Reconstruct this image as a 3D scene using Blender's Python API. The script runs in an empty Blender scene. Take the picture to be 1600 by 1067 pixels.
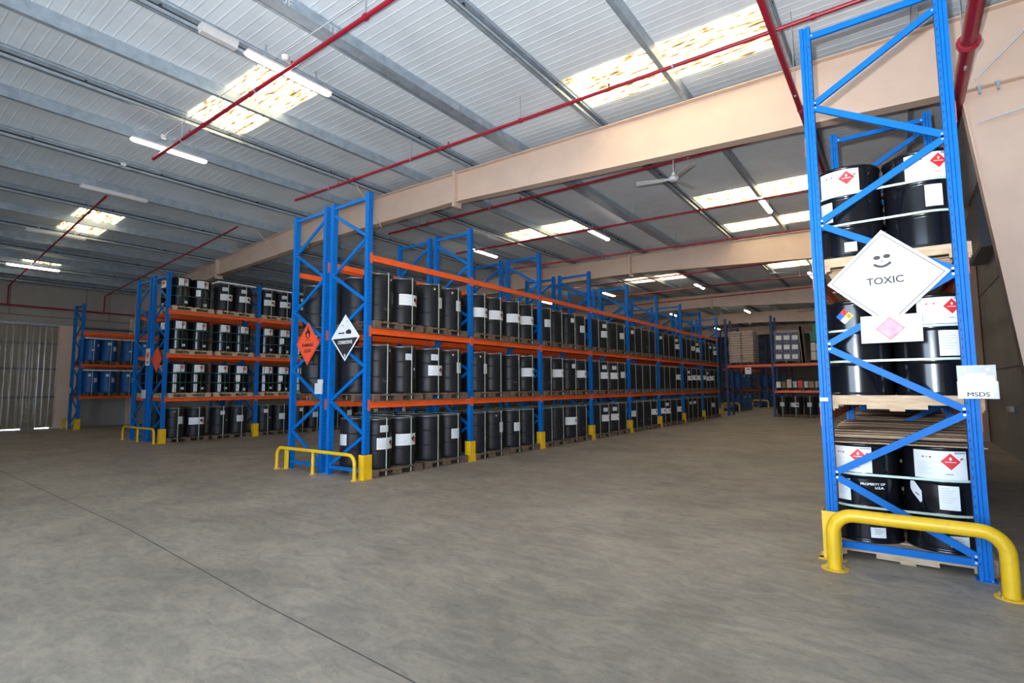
import bpy, math, random
from mathutils import Vector, Matrix
random.seed(7)
C = bpy.context.scene.collection
S = bpy.context.scene
PI = math.pi

# ------------------------------------------------------------------ camera
H = 1.56
cam_d = bpy.data.cameras.new('camera'); cam = bpy.data.objects.new('camera', cam_d); C.objects.link(cam)
S.camera = cam
cam_d.sensor_fit = 'HORIZONTAL'; cam_d.sensor_width = 36.0
cam_d.lens = 823.6 / 1600 * 36.0
cam_d.clip_start = 0.05; cam_d.clip_end = 300
ya, pi_, ro = map(math.radians, (36.344, 4.954, -0.418))
fwd = Vector((-math.sin(ya)*math.cos(pi_), math.cos(ya)*math.cos(pi_), math.sin(pi_)))
rt = Vector((math.cos(ya), math.sin(ya), 0)); up = rt.cross(fwd)
r2 = math.cos(ro)*rt + math.sin(ro)*up; u2 = -math.sin(ro)*rt + math.cos(ro)*up
M = Matrix((r2, u2, -fwd)).transposed().to_4x4(); M.translation = Vector((0, 0, H))
cam.matrix_world = M

# ------------------------------------------------------------------ light
S.view_settings.view_transform = 'Standard'; S.view_settings.look = 'None'
S.view_settings.gamma = 1.0; S.view_settings.use_curve_mapping = False
S.view_settings.exposure = 0.40
w = bpy.data.worlds.new('daylight'); S.world = w; w.use_nodes = True
bg = w.node_tree.nodes['Background']; bg.inputs[0].default_value = (0.60, 0.78, 1.0, 1); bg.inputs[1].default_value = 10.5

def lamp(name, kind, loc, energy, color=(1, 1, 1), **k):
    d = bpy.data.lights.new(name, kind); d.energy = energy; d.color = color
    for a, b in k.items(): setattr(d, a, b)
    o = bpy.data.objects.new(name, d); C.objects.link(o); o.location = loc
    return o
# the photographer's flash just above and left of the lens, tilted up a little
fl = lamp('camera_flash', 'SPOT', (-0.10, -0.06, 1.74), 1750, (1.0, 0.985, 0.975), spot_size=math.radians(132), spot_blend=0.9, shadow_soft_size=0.03)
fl.rotation_euler = Vector((-0.50, 0.80, 0.72)).to_track_quat('-Z', 'Y').to_euler()

# sun on the yard outside the open front, bouncing daylight in
sun = lamp('sun', 'SUN', (0, -20, 20), 16, (1.0, 0.95, 0.88), angle=math.radians(0.6))
sun.rotation_euler = Vector((0.15, 0.55, -0.9)).to_track_quat('-Z', 'Y').to_euler()

# ------------------------------------------------------------------ materials
def nt(m): m.use_nodes = True; return m.node_tree
def mat(name, col, rough=0.5, metal=0.0, var=0.0, scale=4.0, bump=0.0, bscale=30.0, spec=0.5, stretch=None, col2=None, detail=6, emit=None, alpha=None):
    m = bpy.data.materials.new(name); t = nt(m); b = t.nodes['Principled BSDF']
    b.inputs['Base Color'].default_value = (*col, 1); b.inputs['Roughness'].default_value = rough
    b.inputs['Metallic'].default_value = metal; b.inputs['Specular IOR Level'].default_value = spec
    if emit: b.inputs['Emission Color'].default_value = (*emit[0], 1); b.inputs['Emission Strength'].default_value = emit[1]
    if alpha is not None: b.inputs['Alpha'].default_value = alpha
    if var or col2:
        tc = t.nodes.new('ShaderNodeTexCoord'); mp = t.nodes.new('ShaderNodeMapping'); n = t.nodes.new('ShaderNodeTexNoise')
        t.links.new(tc.outputs['Object'], mp.inputs[0]); t.links.new(mp.outputs[0], n.inputs['Vector'])
        if stretch: mp.inputs['Scale'].default_value = stretch
        n.inputs['Scale'].default_value = scale; n.inputs['Detail'].default_value = detail; n.inputs['Roughness'].default_value = 0.65
        r = t.nodes.new('ShaderNodeValToRGB'); r.color_ramp.elements[0].position = 0.35; r.color_ramp.elements[1].position = 0.68
        c2 = col2 if col2 else tuple(min(1, c*(1+var)) for c in col)
        c1 = col if col2 else tuple(c*(1-var) for c in col)
        r.color_ramp.elements[0].color = (*c1, 1); r.color_ramp.elements[1].color = (*c2, 1)
        t.links.new(n.outputs['Fac'], r.inputs[0]); t.links.new(r.outputs[0], b.inputs['Base Color'])
    if bump:
        n2 = t.nodes.new('ShaderNodeTexNoise'); n2.inputs['Scale'].default_value = bscale; n2.inputs['Detail'].default_value = 4
        tc2 = t.nodes.new('ShaderNodeTexCoord'); t.links.new(tc2.outputs['Object'], n2.inputs['Vector'])
        bp = t.nodes.new('ShaderNodeBump'); bp.inputs['Strength'].default_value = bump; bp.inputs['Distance'].default_value = 0.01
        t.links.new(n2.outputs['Fac'], bp.inputs['Height']); t.links.new(bp.outputs[0], b.inputs['Normal'])
    return m

def floor_mat():
    m = bpy.data.materials.new('concrete_floor'); t = nt(m); b = t.nodes['Principled BSDF']; N = t.nodes; L = t.links
    tc = N.new('ShaderNodeTexCoord')
    def noise(sc, det, rg=0.6, st=None, dist=0):
        n = N.new('ShaderNodeTexNoise'); n.inputs['Scale'].default_value = sc; n.inputs['Detail'].default_value = det; n.inputs['Roughness'].default_value = rg
        n.inputs['Distortion'].default_value = dist
        mp = N.new('ShaderNodeMapping'); L.new(tc.outputs['Object'], mp.inputs[0]); L.new(mp.outputs[0], n.inputs['Vector'])
        if st: mp.inputs['Scale'].default_value = st; mp.inputs['Rotation'].default_value = (0, 0, 0.5)
        return n
    def ramp(n, a, ca, bb, cb):
        r = N.new('ShaderNodeValToRGB'); e = r.color_ramp.elements; e[0].position = a; e[1].position = bb; e[0].color = (*ca, 1); e[1].color = (*cb, 1)
        L.new(n.outputs['Fac'], r.inputs[0]); return r
    def mul(a, c, fac=1.0):
        x = N.new('ShaderNodeMixRGB'); x.blend_type = 'MULTIPLY'; x.inputs[0].default_value = fac; L.new(a.outputs[0], x.inputs[1]); L.new(c.outputs[0], x.inputs[2]); return x
    a = ramp(noise(0.55, 8, 0.62, dist=0.6), 0.3, (0.28, 0.24, 0.19), 0.7, (0.44, 0.38, 0.30))
    c = ramp(noise(2.3, 9, 0.7, (1, 2.2, 1), 1.2), 0.38, (0.72, 0.73, 0.76), 0.60, (1.02, 1.01, 1))
    d = ramp(noise(11, 6, 0.75, (1, 1.8, 1), 0.8), 0.34, (0.82, 0.81, 0.81), 0.52, (1.02, 1.02, 1.02))
    e = ramp(noise(70, 3), 0.3, (0.9, 0.9, 0.9), 0.7, (1.04, 1.04, 1.04))
    x = mul(mul(mul(a, c), d), e)
    L.new(x.outputs[0], b.inputs['Base Color'])
    rr = ramp(noise(1.2, 6), 0.3, (0.42,)*3, 0.7, (0.62,)*3); L.new(rr.outputs[0], b.inputs['Roughness'])
    bp = N.new('ShaderNodeBump'); bp.inputs['Strength'].default_value = 0.15; bp.inputs['Distance'].default_value = 0.004
    L.new(noise(25, 8).outputs['Fac'], bp.inputs['Height']); L.new(bp.outputs[0], b.inputs['Normal'])
    return m
def skylight_mat():
    m = bpy.data.materials.new('stained_translucent_skylight'); t = nt(m); b = t.nodes['Principled BSDF']; N = t.nodes; L = t.links
    tc = N.new('ShaderNodeTexCoord'); mp = N.new('ShaderNodeMapping'); mp.inputs['Scale'].default_value = (1.2, 9, 1)
    n = N.new('ShaderNodeTexNoise'); n.inputs['Scale'].default_value = 2.2; n.inputs['Detail'].default_value = 8; n.inputs['Roughness'].default_value = 0.7
    L.new(tc.outputs['Object'], mp.inputs[0]); L.new(mp.outputs[0], n.inputs['Vector'])
    r = N.new('ShaderNodeValToRGB'); e = r.color_ramp.elements
    e[0].position = 0.40; e[0].color = (0.055, 0.028, 0.007, 1); e[1].position = 0.53; e[1].color = (1.0, 0.86, 0.55, 1)
    e2 = r.color_ramp.elements.new(0.455); e2.color = (0.22, 0.13, 0.035, 1)
    L.new(n.outputs['Fac'], r.inputs[0]); L.new(r.outputs[0], b.inputs['Emission Color']); L.new(r.outputs[0], b.inputs['Base Color'])
    b.inputs['Emission Strength'].default_value = SKY_E; b.inputs['Roughness'].default_value = 0.6
    return m
SKY_E = 4.5
MT = dict(
 floor=floor_mat(), sky=skylight_mat(),
 yard=mat('yard_concrete', (0.45, 0.43, 0.40), 0.9),
 joint=mat('dark_joint', (0.09, 0.085, 0.075), 0.9),
 roof=mat('white_roof_sheet', (0.76, 0.85, 0.93), 0.5, 0.0, 0.06, 1.5),
 zinc=mat('galvanised_steel', (0.34, 0.41, 0.48), 0.42, 0.25, 0.18, 6),
 cable=mat('black_cable', (0.03, 0.03, 0.035), 0.6),
 tan=mat('tan_painted_steel', (0.66, 0.50, 0.40), 0.5, 0, 0.05, 2),
 rwall=mat('grey_panel_wall', (0.24, 0.23, 0.22), 0.8, 0, 0.12, 1.2, 0.2, 60),
 lwall=mat('plain_wall', (0.34, 0.31, 0.28), 0.8, 0, 0.08, 1.0),
 blue=mat('blue_rack_paint', (0.0005, 0.13, 0.47), 0.5, 0, 0.08, 8, spec=0.18),
 dim_blue=mat('dimmed_far_rack_blue', (0.003, 0.035, 0.15), 0.5),  # darker copy of the rack blue; dimness of the far racks put into the colour
 dblue=mat('slot_shadow_blue', (0.01, 0.03, 0.10), 0.7),
 orange=mat('orange_beam_paint', (0.85, 0.115, 0.02), 0.38, 0, 0.08, 6),
 conn=mat('red_connector_paint', (0.62, 0.10, 0.045), 0.45),
 yellow=mat('yellow_guard_paint', (0.80, 0.48, 0.012), 0.38, 0, 0.10, 7),
 black=mat('black_gloss_steel', (0.006, 0.0065, 0.009), 0.17, 0, 0.3, 5),
 matte=mat('black_plastic', (0.010, 0.0105, 0.013), 0.42, 0, 0, 3, 0.05, 60, spec=0.25, col2=(0.017, 0.017, 0.020)),
 lid=mat('dusty_black_lid', (0.045, 0.043, 0.042), 0.6, 0, 0, 7, col2=(0.14, 0.13, 0.12)),
 ring=mat('drum_rim_steel', (0.16, 0.17, 0.18), 0.35, 0.7),
 bdrum=mat('blue_plastic_drum', (0.002, 0.075, 0.27), 0.5, 0, 0.1, 4),
 paper=mat('white_paper', (0.74, 0.76, 0.78), 0.55, 0, 0.04, 9),
 paper2=mat('grey_paper', (0.60, 0.61, 0.63), 0.6, 0, 0.06, 9),
 ink=mat('black_ink', (0.02, 0.02, 0.022), 0.6), gink=mat('grey_print', (0.42, 0.43, 0.45), 0.6),
 red=mat('red_print', (0.66, 0.025, 0.03), 0.5), oredr=mat('orange_red_sign', (0.9, 0.10, 0.035), 0.5),
 pink=mat('faded_pink_print', (0.62, 0.20, 0.28), 0.6, 0, 0, 9, col2=(0.68, 0.40, 0.47)),
 bprint=mat('blue_print', (0.01, 0.12, 0.62), 0.5), yprint=mat('yellow_print', (0.85, 0.62, 0.02), 0.5),
 strap=mat('pale_green_strap', (0.50, 0.62, 0.54), 0.35), gstrap=mat('green_strap', (0.02, 0.11, 0.085), 0.4),
 wood=mat('pale_pallet_wood', (0.42, 0.29, 0.18), 0.8, 0, 0, 5, 0.3, 40, stretch=(1, 8, 8), col2=(0.62, 0.47, 0.32)),
 dwood=mat('old_pallet_wood', (0.065, 0.042, 0.030), 0.85, 0, 0, 5, 0.3, 40, stretch=(8, 1, 8), col2=(0.19, 0.13, 0.09)),
 pipe=mat('dark_red_pipe', (0.30, 0.010, 0.028), 0.35, 0, 0.1, 6),
 white=mat('white_plastic', (0.75, 0.76, 0.77), 0.4), offw=mat('grey_white_plastic', (0.62, 0.62, 0.64), 0.5),
 tube=mat('lit_diffuser', (0.9, 0.95, 1.0), 0.4, emit=((1.0, 0.92, 0.80), 26.0)),
 shutter=mat('roller_shutter', (0.20, 0.16, 0.11), 0.7, 0, 0.08, 3),
 clear=mat('clear_plastic', (0.8, 0.85, 0.85), 0.2, alpha=0.35),
 pvc=mat('pvc_strip', (0.55, 0.52, 0.44), 0.05, alpha=0.30, bump=0.8, bscale=4, spec=1.0),
 bag=mat('brown_paper_sack', (0.42, 0.26, 0.15), 0.6, 0, 0.2, 8),
 wrap=mat('stretch_wrap', (0.8, 0.82, 0.85), 0.15, alpha=0.16, bump=0.8, bscale=9),
 crate=mat('dark_blue_pail', (0.012, 0.03, 0.16), 0.45), green=mat('green_plastic', (0.01, 0.16, 0.05), 0.45),
 cream=mat('cream_plastic', (0.55, 0.50, 0.40), 0.5), grey=mat('grey_enamel', (0.09, 0.11, 0.14), 0.4),
 chalk=mat('chalk_marks', (0.62, 0.66, 0.70), 0.8), steel=mat('steel_bolt', (0.6, 0.6, 0.6), 0.3, 0.9),
 card=mat('cardboard', (0.36, 0.25, 0.16), 0.8, 0, 0.15, 6), dark=mat('dark_plastic', (0.03, 0.035, 0.05), 0.5),
)

# ------------------------------------------------------------------ mesh builder
class MB:
    def __init__(s): s.v = []; s.f = []; s.m = []; s.sm = []; s.names = []
    def mi(s, n):
        if n not in s.names: s.names.append(n)
        return s.names.index(n)
    def add(s, vs, fs, m, smooth=False):
        o = len(s.v); s.v += [tuple(p) for p in vs]; i = s.mi(m)
        for f in fs: s.f.append(tuple(o+k for k in f)); s.m.append(i); s.sm.append(smooth)
        return s
    def box(s, x0, x1, y0, y1, z0, z1, m):
        vs = [(x, y, z) for z in (z0, z1) for y in (y0, y1) for x in (x0, x1)]
        return s.add(vs, [(0,2,3,1),(4,5,7,6),(0,1,5,4),(2,6,7,3),(0,4,6,2),(1,3,7,5)], m)
    def prism(s, poly, axis, a, b, m):     # polygon in the two other axes, extruded on axis
        def P(u, v, t): return {0: (t, u, v), 1: (u, t, v), 2: (u, v, t)}[axis]
        n = len(poly); vs = [P(u, v, a) for u, v in poly] + [P(u, v, b) for u, v in poly]
        fs = [tuple(range(n))[::-1], tuple(range(n, 2*n))] + [(i, (i+1) % n, n+(i+1) % n, n+i) for i in range(n)]
        return s.add(vs, fs, m)
    def bar(s, p, q, w, h, m, upv=(0, 0, 1), off=(0, 0, 0)):
        p = Vector(p)+Vector(off); q = Vector(q)+Vector(off); d = (q-p).normalized(); u = Vector(upv)
        sd = d.cross(u).normalized(); u = sd.cross(d)
        vs = [c + sd*a*w/2 + u*b*h/2 for c in (p, q) for a, b in ((-1,-1),(1,-1),(1,1),(-1,1))]
        return s.add(vs, [(3,2,1,0),(4,5,6,7),(0,1,5,4),(1,2,6,5),(2,3,7,6),(3,0,4,7)], m)
    def tube(s, pts, r, m, seg=12, cap=True):
        pts = [Vector(p) for p in pts]; n = len(pts); rings = []
        u = None
        for i, p in enumerate(pts):
            d = ((pts[i]-pts[i-1]).normalized() if i else Vector((0,0,0))) + ((pts[i+1]-pts[i]).normalized() if i < n-1 else Vector((0,0,0)))
            d.normalize()
            if u is None:
                u = Vector((0,0,1)) if abs(d.z) < 0.9 else Vector((1,0,0))
            u = (u - d*u.dot(d)).normalized(); v = d.cross(u)
            k = 1.0
            if 0 < i < n-1:
                c = (pts[i]-pts[i-1]).normalized().dot(d); k = 1/max(c, .5)
            rings.append([p + (u*math.cos(2*PI*j/seg)+v*math.sin(2*PI*j/seg))*r for j in range(seg)])
        vs = [q for R in rings for q in R]; fs = []
        for i in range(n-1):
            for j in range(seg): fs.append((i*seg+j, i*seg+(j+1) % seg, (i+1)*seg+(j+1) % seg, (i+1)*seg+j))
        s.add(vs, fs, m, True)
        if cap: s.add(rings[0], [tuple(range(seg))[::-1]], m); s.add(rings[-1], [tuple(range(seg))], m)
        return s
    def lathe(s, prof, m, seg=28, c=(0, 0, 0), smooth=True, flatcap=True):
        vs = [(c[0]+r*math.cos(2*PI*j/seg), c[1]+r*math.sin(2*PI*j/seg), c[2]+z) for r, z in prof for j in range(seg)]
        fs = [(i*seg+j, i*seg+(j+1) % seg, (i+1)*seg+(j+1) % seg, (i+1)*seg+j) for i in range(len(prof)-1) for j in range(seg)]
        s.add(vs, fs, m, smooth)
        if flatcap:
            k = len(prof)-1
            s.add(vs[:seg], [tuple(range(seg))[::-1]], m); s.add(vs[k*seg:], [tuple(range(seg))], m)
        return s
    def cyl(s, p, q, r, m, seg=12): return s.tube([p, q], r, m, seg)
    # patch wrapped round a drum: columns of (u, zlow, zhigh), u = arc length from angle a
    def wrap(s, R, a, cols, m):
        vs = []
        for u, z0, z1 in cols:
            t = a + u/R; vs += [(R*math.cos(t), R*math.sin(t), z0), (R*math.cos(t), R*math.sin(t), z1)]
        return s.add(vs, [(2*i, 2*i+2, 2*i+3, 2*i+1) for i in range(len(cols)-1)], m, True)
    def wrect(s, R, a, u0, u1, z0, z1, m, n=6, sk=0):
        return s.wrap(R, a, [(u0+(u1-u0)*i/n, z0+sk*i/n, z1+sk*i/n) for i in range(n+1)], m)
    def wdia(s, R, a, u, z, h, m, n=4, hu=None):
        hu = hu or h
        return s.wrap(R, a, [(u+hu*i/n, z-h*(1-abs(i)/n), z+h*(1-abs(i)/n)) for i in range(-n, n+1)], m)
    def build(s, name, parent=None, loc=None):
        me = bpy.data.meshes.new(name); me.from_pydata(s.v, [], s.f)
        for n in s.names: me.materials.append(MT[n])
        me.polygons.foreach_set('material_index', s.m); me.polygons.foreach_set('use_smooth', s.sm); me.update()
        o = bpy.data.objects.new(name, me); C.objects.link(o)
        if parent: o.parent = parent
        if loc: o.location = loc
        return o
def thing(name, label, cat, loc=(0, 0, 0), rz=0, group=None):
    o = bpy.data.objects.new(name, None); C.objects.link(o); o.location = loc; o.rotation_euler = (0, 0, rz)
    o.empty_display_size = 0.1
    return tag(o, label, cat, group)
def tag(o, label, cat, group=None, kind=None):
    o['label'] = label; o['category'] = cat
    if group: o['group'] = group
    if kind: o['kind'] = kind
    return o
def struct(mb, name, label, cat='structure'): return tag(mb.build(name), label, cat, None, 'structure')
kids = {}
def dup(root, loc, rz=0, label=None, group=None):
    r = root.copy(); C.objects.link(r); r.location = loc; r.rotation_euler = (0, 0, rz)
    if label: r['label'] = label
    if group: r['group'] = group
    for ch in kids[root.name]:
        c = ch.copy(); C.objects.link(c); c.parent = r
        for g in kids.get(ch.name, ()):
            d = g.copy(); C.objects.link(d); d.parent = c
    return r
def reg(root):      # remember children of a prototype (children lookup by scan is slow)
    ks = [o for o in bpy.data.objects if o.parent == root]; kids[root.name] = ks
    for k in ks: kids[k.name] = [o for o in bpy.data.objects if o.parent == k]
    return root
used = set()
def place(proto, loc, rz, label, group=None):   # first use moves the prototype itself
    if proto.name not in used:
        used.add(proto.name); proto.location = loc; proto.rotation_euler = (0, 0, rz); proto['label'] = label
        if group: proto['group'] = group
        return proto
    return dup(proto, loc, rz, label, group)
_t = {}
def text_geo(txt, size, bold=0.0, sx=1.0):
    k = (txt, size, bold, sx)
    if k in _t: return _t[k]
    cu = bpy.data.curves.new('txt', 'FONT'); cu.body = txt; cu.size = 1.0; cu.align_x = 'CENTER'; cu.align_y = 'CENTER'; cu.offset = bold/size; cu.resolution_u = 3
    o = bpy.data.objects.new('txt', cu); me = bpy.data.meshes.new_from_object(o)
    r = ([tuple(v.co) for v in me.vertices], [tuple(p.vertices) for p in me.polygons])
    bpy.data.objects.remove(o); bpy.data.meshes.remove(me); bpy.data.curves.remove(cu)
    r = ([(x*sx*size, y*size, z) for x, y, z in r[0]], r[1]); _t[k] = r; return r
def text_xz(mb, txt, x, y, z, size, m, bold=0.0, sx=1.0, rot=0.0):     # faces -Y
    vs, fs = text_geo(txt, size, bold, sx); c, s_ = math.cos(rot), math.sin(rot)
    mb.add([(x+a*c-b*s_, y, z+a*s_+b*c) for a, b, _ in vs], fs, m)
def text_wrap(mb, txt, R, a, z, size, m, bold=0.0, sx=1.0, u0=0.0):
    vs, fs = text_geo(txt, size, bold, sx)
    mb.add([(R*math.cos(a+(u+u0)/R), R*math.sin(a+(u+u0)/R), z+v) for u, v, _ in vs], fs, m)
ORD = ['zeroth','first','second','third','fourth','fifth','sixth','seventh','eighth','ninth','tenth','eleventh','twelfth','thirteenth','fourteenth','fifteenth','sixteenth','seventeenth','eighteenth','nineteenth','twentieth']
def ordn(i):
    if i <= 20: return ORD[i]
    return {20: 'twenty', 30: 'thirty', 40: 'forty'}[i//10*10] + '-' + ORD[i % 10] if i % 10 else {30: 'thirtieth', 40: 'fortieth'}[i]

# ------------------------------------------------------------------ building shell
XL, XR, YF, YB = -28.5, 1.85, -7.0, 60.0
def ztop(x): return 6.75 - 0.25*0 + 0.018*(-(x+13.4)) if False else (6.75 - 0.017*(x+13.4) if x > -13.4 else 6.75 - 0.060*(-13.4-x))   # top of rafters
def zroof(x): return ztop(x) + 0.22
fm = MB(); fm.box(XL-1, XR+1, YF-.2, YB+1, -0.2, 0, 'floor'); struct(fm, 'floor', 'grey beige concrete warehouse floor with worn patches', 'floor')
b = MB(); b.box(-60, 30, -50, YF-.2, -0.25, -.02, 'yard'); b.box(-60, XL-1, YF-.2, 40, -0.25, -.02, 'yard'); struct(b, 'ground', 'pale concrete yard outside the loading opening', 'ground')
j = MB()
def jline(pts, wd=0.008):
    for (a, b), (c, d) in zip(pts, pts[1:]): j.bar((a, b, 0.0012), (c, d, 0.0012), wd, 0.002, 'joint')
jline([(-27.9, 2.62), (-14.4, 2.51), (-7.1, 2.34), (-3.9, 2.13), (-2.2, 2.06), (1.8, 1.85)])
struct(j, 'trim_1', 'thin dark saw cut joint lines running across the concrete floor', 'floor joint')
# roof sheet with ribs running along X
rf = MB()
def sheet(x0, x1):
    pr = []; y = YF
    while y < YB:
        pr += [(y, 0), (y+0.118, 0), (y+0.130, -0.0035), (y+0.142, -0.0035)]; y += 0.154
    vs = []
    for yy, dz in pr: vs += [(x0, yy, zroof(x0)+dz), (x1, yy, zroof(x1)+dz)]
    rf.add(vs, [(2*i, 2*i+2, 2*i+3, 2*i+1) for i in range(len(pr)-1)], 'roof')
sheet(XL-0.1, -13.4); sheet(-13.4, XR+0.1)
for (a, b) in ((XL-0.1, -13.4), (-13.4, XR+0.1)):     # outer skin
    rf.add([(a, YF, zroof(a)+.08), (b, YF, zroof(b)+.08), (b, YB, zroof(b)+.08), (a, YB, zroof(a)+.08)], [(0, 1, 2, 3)], 'roof')
struct(rf, 'ceiling', 'pale ribbed metal roof sheeting above the purlins', 'ceiling')
# walls
wl = MB(); wl.box(XL-0.2, XL, YF, YB, .05, 7.2, 'lwall'); wl.box(XL-0.2, XL, YF, 3.2, 0, .05, 'lwall'); wl.box(XL-0.2, XL, 6.4, YB, 0, .05, 'lwall'); wl.box(XL-0.2, XL, 5.5, 5.9, 0, .05, 'lwall')
for z in (4.62,): wl.box(XL, XL+0.02, YF, YB, z-0.012, z+0.012, 'joint')
for y in (2.4, 4.9, 7.35, 8.2, 12, 15): wl.box(XL, XL+0.012, y-0.006, y+0.006, 4.62, 6.2, 'joint')
struct(wl, 'wall_left', 'dim grey panelled side wall behind blue drum rack', 'wall')
wr = MB(); wr.box(XR, XR+0.2, YF, YB, 0, 7.2, 'rwall')
for z in (1.9, 3.9, 5.9): wr.box(XR-0.008, XR, YF, YB, z-0.01, z+0.01, 'joint')
struct(wr, 'wall_right', 'shadowed concrete panel wall beside the tall right rack', 'wall')
wb = MB(); wb.box(XL-0.2, XR+0.2, YB, YB+0.2, 0, 7.2, 'lwall'); struct(wb, 'wall_back', 'distant end wall of the warehouse', 'wall')
wf = MB(); wf.box(XL-0.2, -6.5, YF-0.2, YF, 0, 7.2, 'lwall'); wf.box(-6.5, XR+0.2, YF-0.2, YF, 5.4, 7.2, 'lwall'); struct(wf, 'wall_front', 'front wall with the wide loading opening', 'wall')

# rafters, one frame every ten metres
def rafter(y0, k):
    b = MB(); hw = 0.11
    top = [(XR-0.02, ztop(XR)), (-13.4, ztop(-13.4)), (XL+0.02, ztop(XL))]
    bot = [(0.86, 5.46), (-8.3, 5.95), (-14.3, 5.95), (-20.2, 5.76), (XL+0.55, 4.85)]
    # web
    web = [(XR-.02, ztop(XR))]+[top[1]]+[top[2]]+[(XL+0.02, 4.85)]+bot[::-1]+[(XR-0.02, 5.46)]
    xs = [XR-0.02, 0.86, -8.3, -13.4, -14.3, -20.2, XL+0.55, XL+.02]
    def zb(x):
        P = [(XR, 5.46)]+bot+[(XL, 4.85)]
        for (a, c), (d, e) in zip(P, P[1:]):
            if d <= x <= a: return c+(e-c)*(a-x)/(a-d) if a != d else c
        return 5.46
    for a, c in zip(xs, xs[1:]):
        for s in (-1, 1):
            b.add([(a, y0+s*.006, zb(a)), (c, y0+s*.006, zb(c)), (c, y0+s*.006, ztop(c)), (a, y0+s*.006, ztop(a))], [(0, 1, 2, 3) if s > 0 else (3, 2, 1, 0)], 'tan')
        b.add([(x, y, ztop(x)-d) for d in (0.018, 0) for x in (a, c) for y in (y0-hw, y0+hw)], [(0,1,3,2),(4,6,7,5),(0,2,6,4),(1,5,7,3),(0,4,5,1),(2,3,7,6)], 'tan')
        b.add([(x, y, zb(x)+d) for d in (0, 0.02) for x in (a, c) for y in (y0-hw, y0+hw)], [(0,1,3,2),(4,6,7,5),(0,2,6,4),(1,5,7,3),(0,4,5,1),(2,3,7,6)], 'tan')
    r = struct(b, 'rafter', 'tan painted steel rafter, %s from the camera' % ordn(k), 'roof beam')
    for x in (-8.3, -20.2):
        p = MB(); p.box(x-.035, x+.035, y0-.13, y0+.13, zb(x)-.12, ztop(x)+.03, 'tan')
        for zz in (zb(x)-.07, zb(x)+.12, ztop(x)-.12):
            for yy in (y0-.08, y0+.08): p.cyl((x-.05, yy, zz), (x+.05, yy, zz), .016, 'tan', 6)
        p.build('splice_plate', r)
    # columns: tapered, web faces along the hall
    for side in (1, -1):
        c = MB()
        if side > 0:
            xo, xt, xb = XR-0.02, 0.86, 1.42
            for s in (-.006, .006): c.add([(xo, y0+s, 0), (xb, y0+s, 0), (xt, y0+s, 5.46), (xo, y0+s, 5.46)], [(0, 1, 2, 3)], 'tan')
        else:
            xo, xt, xb = XL+.02, XL+.55, XL+.45
            for s in (-.006, .006): c.add([(xo, y0+s, 0), (xb, y0+s, 0), (xt, y0+s, 4.85), (xo, y0+s, 4.85)], [(0, 1, 2, 3)], 'tan')
        zt = 5.46 if side > 0 else 4.85
        c.bar((xb, y0, 0), (xt, y0, zt), .22, .02, 'tan', (side, 0, 0.0))
        c.box(min(xo, xo-side*.02), max(xo, xo-side*.02), y0-hw, y0+hw, 0, zt, 'tan')
        c.box(min(xo, xt), max(xo, xt), y0-hw*.9, y0+hw*.9, zt-.01, zt+.01, 'tan')
        c.build('column', r)
    return r
FR = [9.1, 19.2, 29.2+1.0, 39.5, 49.5]
raf = [rafter(y, i+1) for i, y in enumerate(FR)]
# thin diagonal fly braces on the first rafter
PUR = [0.45, -1.1, -2.75, -4.45, -6.35, -7.8, -9.35, -10.9, -12.45, -14.3, -16.0, -17.6, -19.1, -20.5, -21.8, -23.0, -24.2, -25.4, -26.7, -27.9]
for i, x in enumerate((-10.9, -14.3, -16.0, -17.6, -20.5)):
    b = MB(); b.bar((x, 9.0, 5.82), (x, 8.15, ztop(x)+.03), .035, .008, 'tan'); b.build('fly_brace', raf[0])
# purlins
for i, x in enumerate(PUR):
    b = MB(); zt, zb_ = zroof(x)-.012, ztop(x)+0.004
    wide = abs(x+6.35) < .01; kind = i % 2
    if wide:
        zb_ = ztop(x)-.0+.004; b.box(x-.15, x-.14, YF, YB, zb_, zt, 'zinc'); b.box(x+.0, x+.008, YF, YB, zb_, zt, 'zinc'); b.box(x-.21, x+.0, YF, YB, zb_, zb_+.006, 'zinc'); b.box(x+.008, x+.07, YF, YB, zb_, zb_+.006, 'zinc')
    elif kind:      # C opening towards the right wall, lip and cable
        b.box(x-.07, x-.064, YF, YB, zb_, zt, 'zinc'); b.box(x-.07, x+.005, YF, YB, zb_, zb_+.006, 'zinc'); b.box(x, x+.005, YF, YB, zb_, zb_+.06, 'zinc')
        b.box(x-.07, x+.005, YF, YB, zt-.006, zt, 'zinc'); b.box(x, x+.005, YF, YB, zt-.05, zt, 'zinc')
        b.box(x-.062, x-.03, YF, YB, zb_+.085, zb_+.11, 'cable')
        y = YF
        while y < YB: b.box(x-.064, x+.008, y, y+.03, zb_+.06, zb_+.12, 'cable'); y += 2.4
    else:
        b.box(x, x+.006, YF, YB, zb_, zt, 'zinc'); b.box(x-.07, x, YF, YB, zb_, zb_+.006, 'zinc'); b.box(x-.07, x-.064, YF, YB, zb_, zb_+.02, 'zinc')
        b.box(x-.002, x+.012, YF, YB, zb_-.001, zb_+.012, 'zinc')
    o = struct(b, 'purlin', 'galvanised roof purlin, %s from the right wall' % ordn(i+1), 'purlin')
    if wide:
        t = MB()
        for txt, y, z, s in (('JDE', 3.55, 6.0, .17), ('TER', 4.35, 6.0, .17), ('LOT', 6.9, 6.0, .12), ('171', 7.6, 6.0, .12)):
            vs, fs = text_geo(txt, s); zc = (zb_+zt)/2
            t.add([(x+.0105, y+a, zc+c-.01) for a, c, _ in vs], fs, 'chalk')
        t.build('chalk_lettering', o)['label'] = 'pale hand chalked letters'
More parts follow.
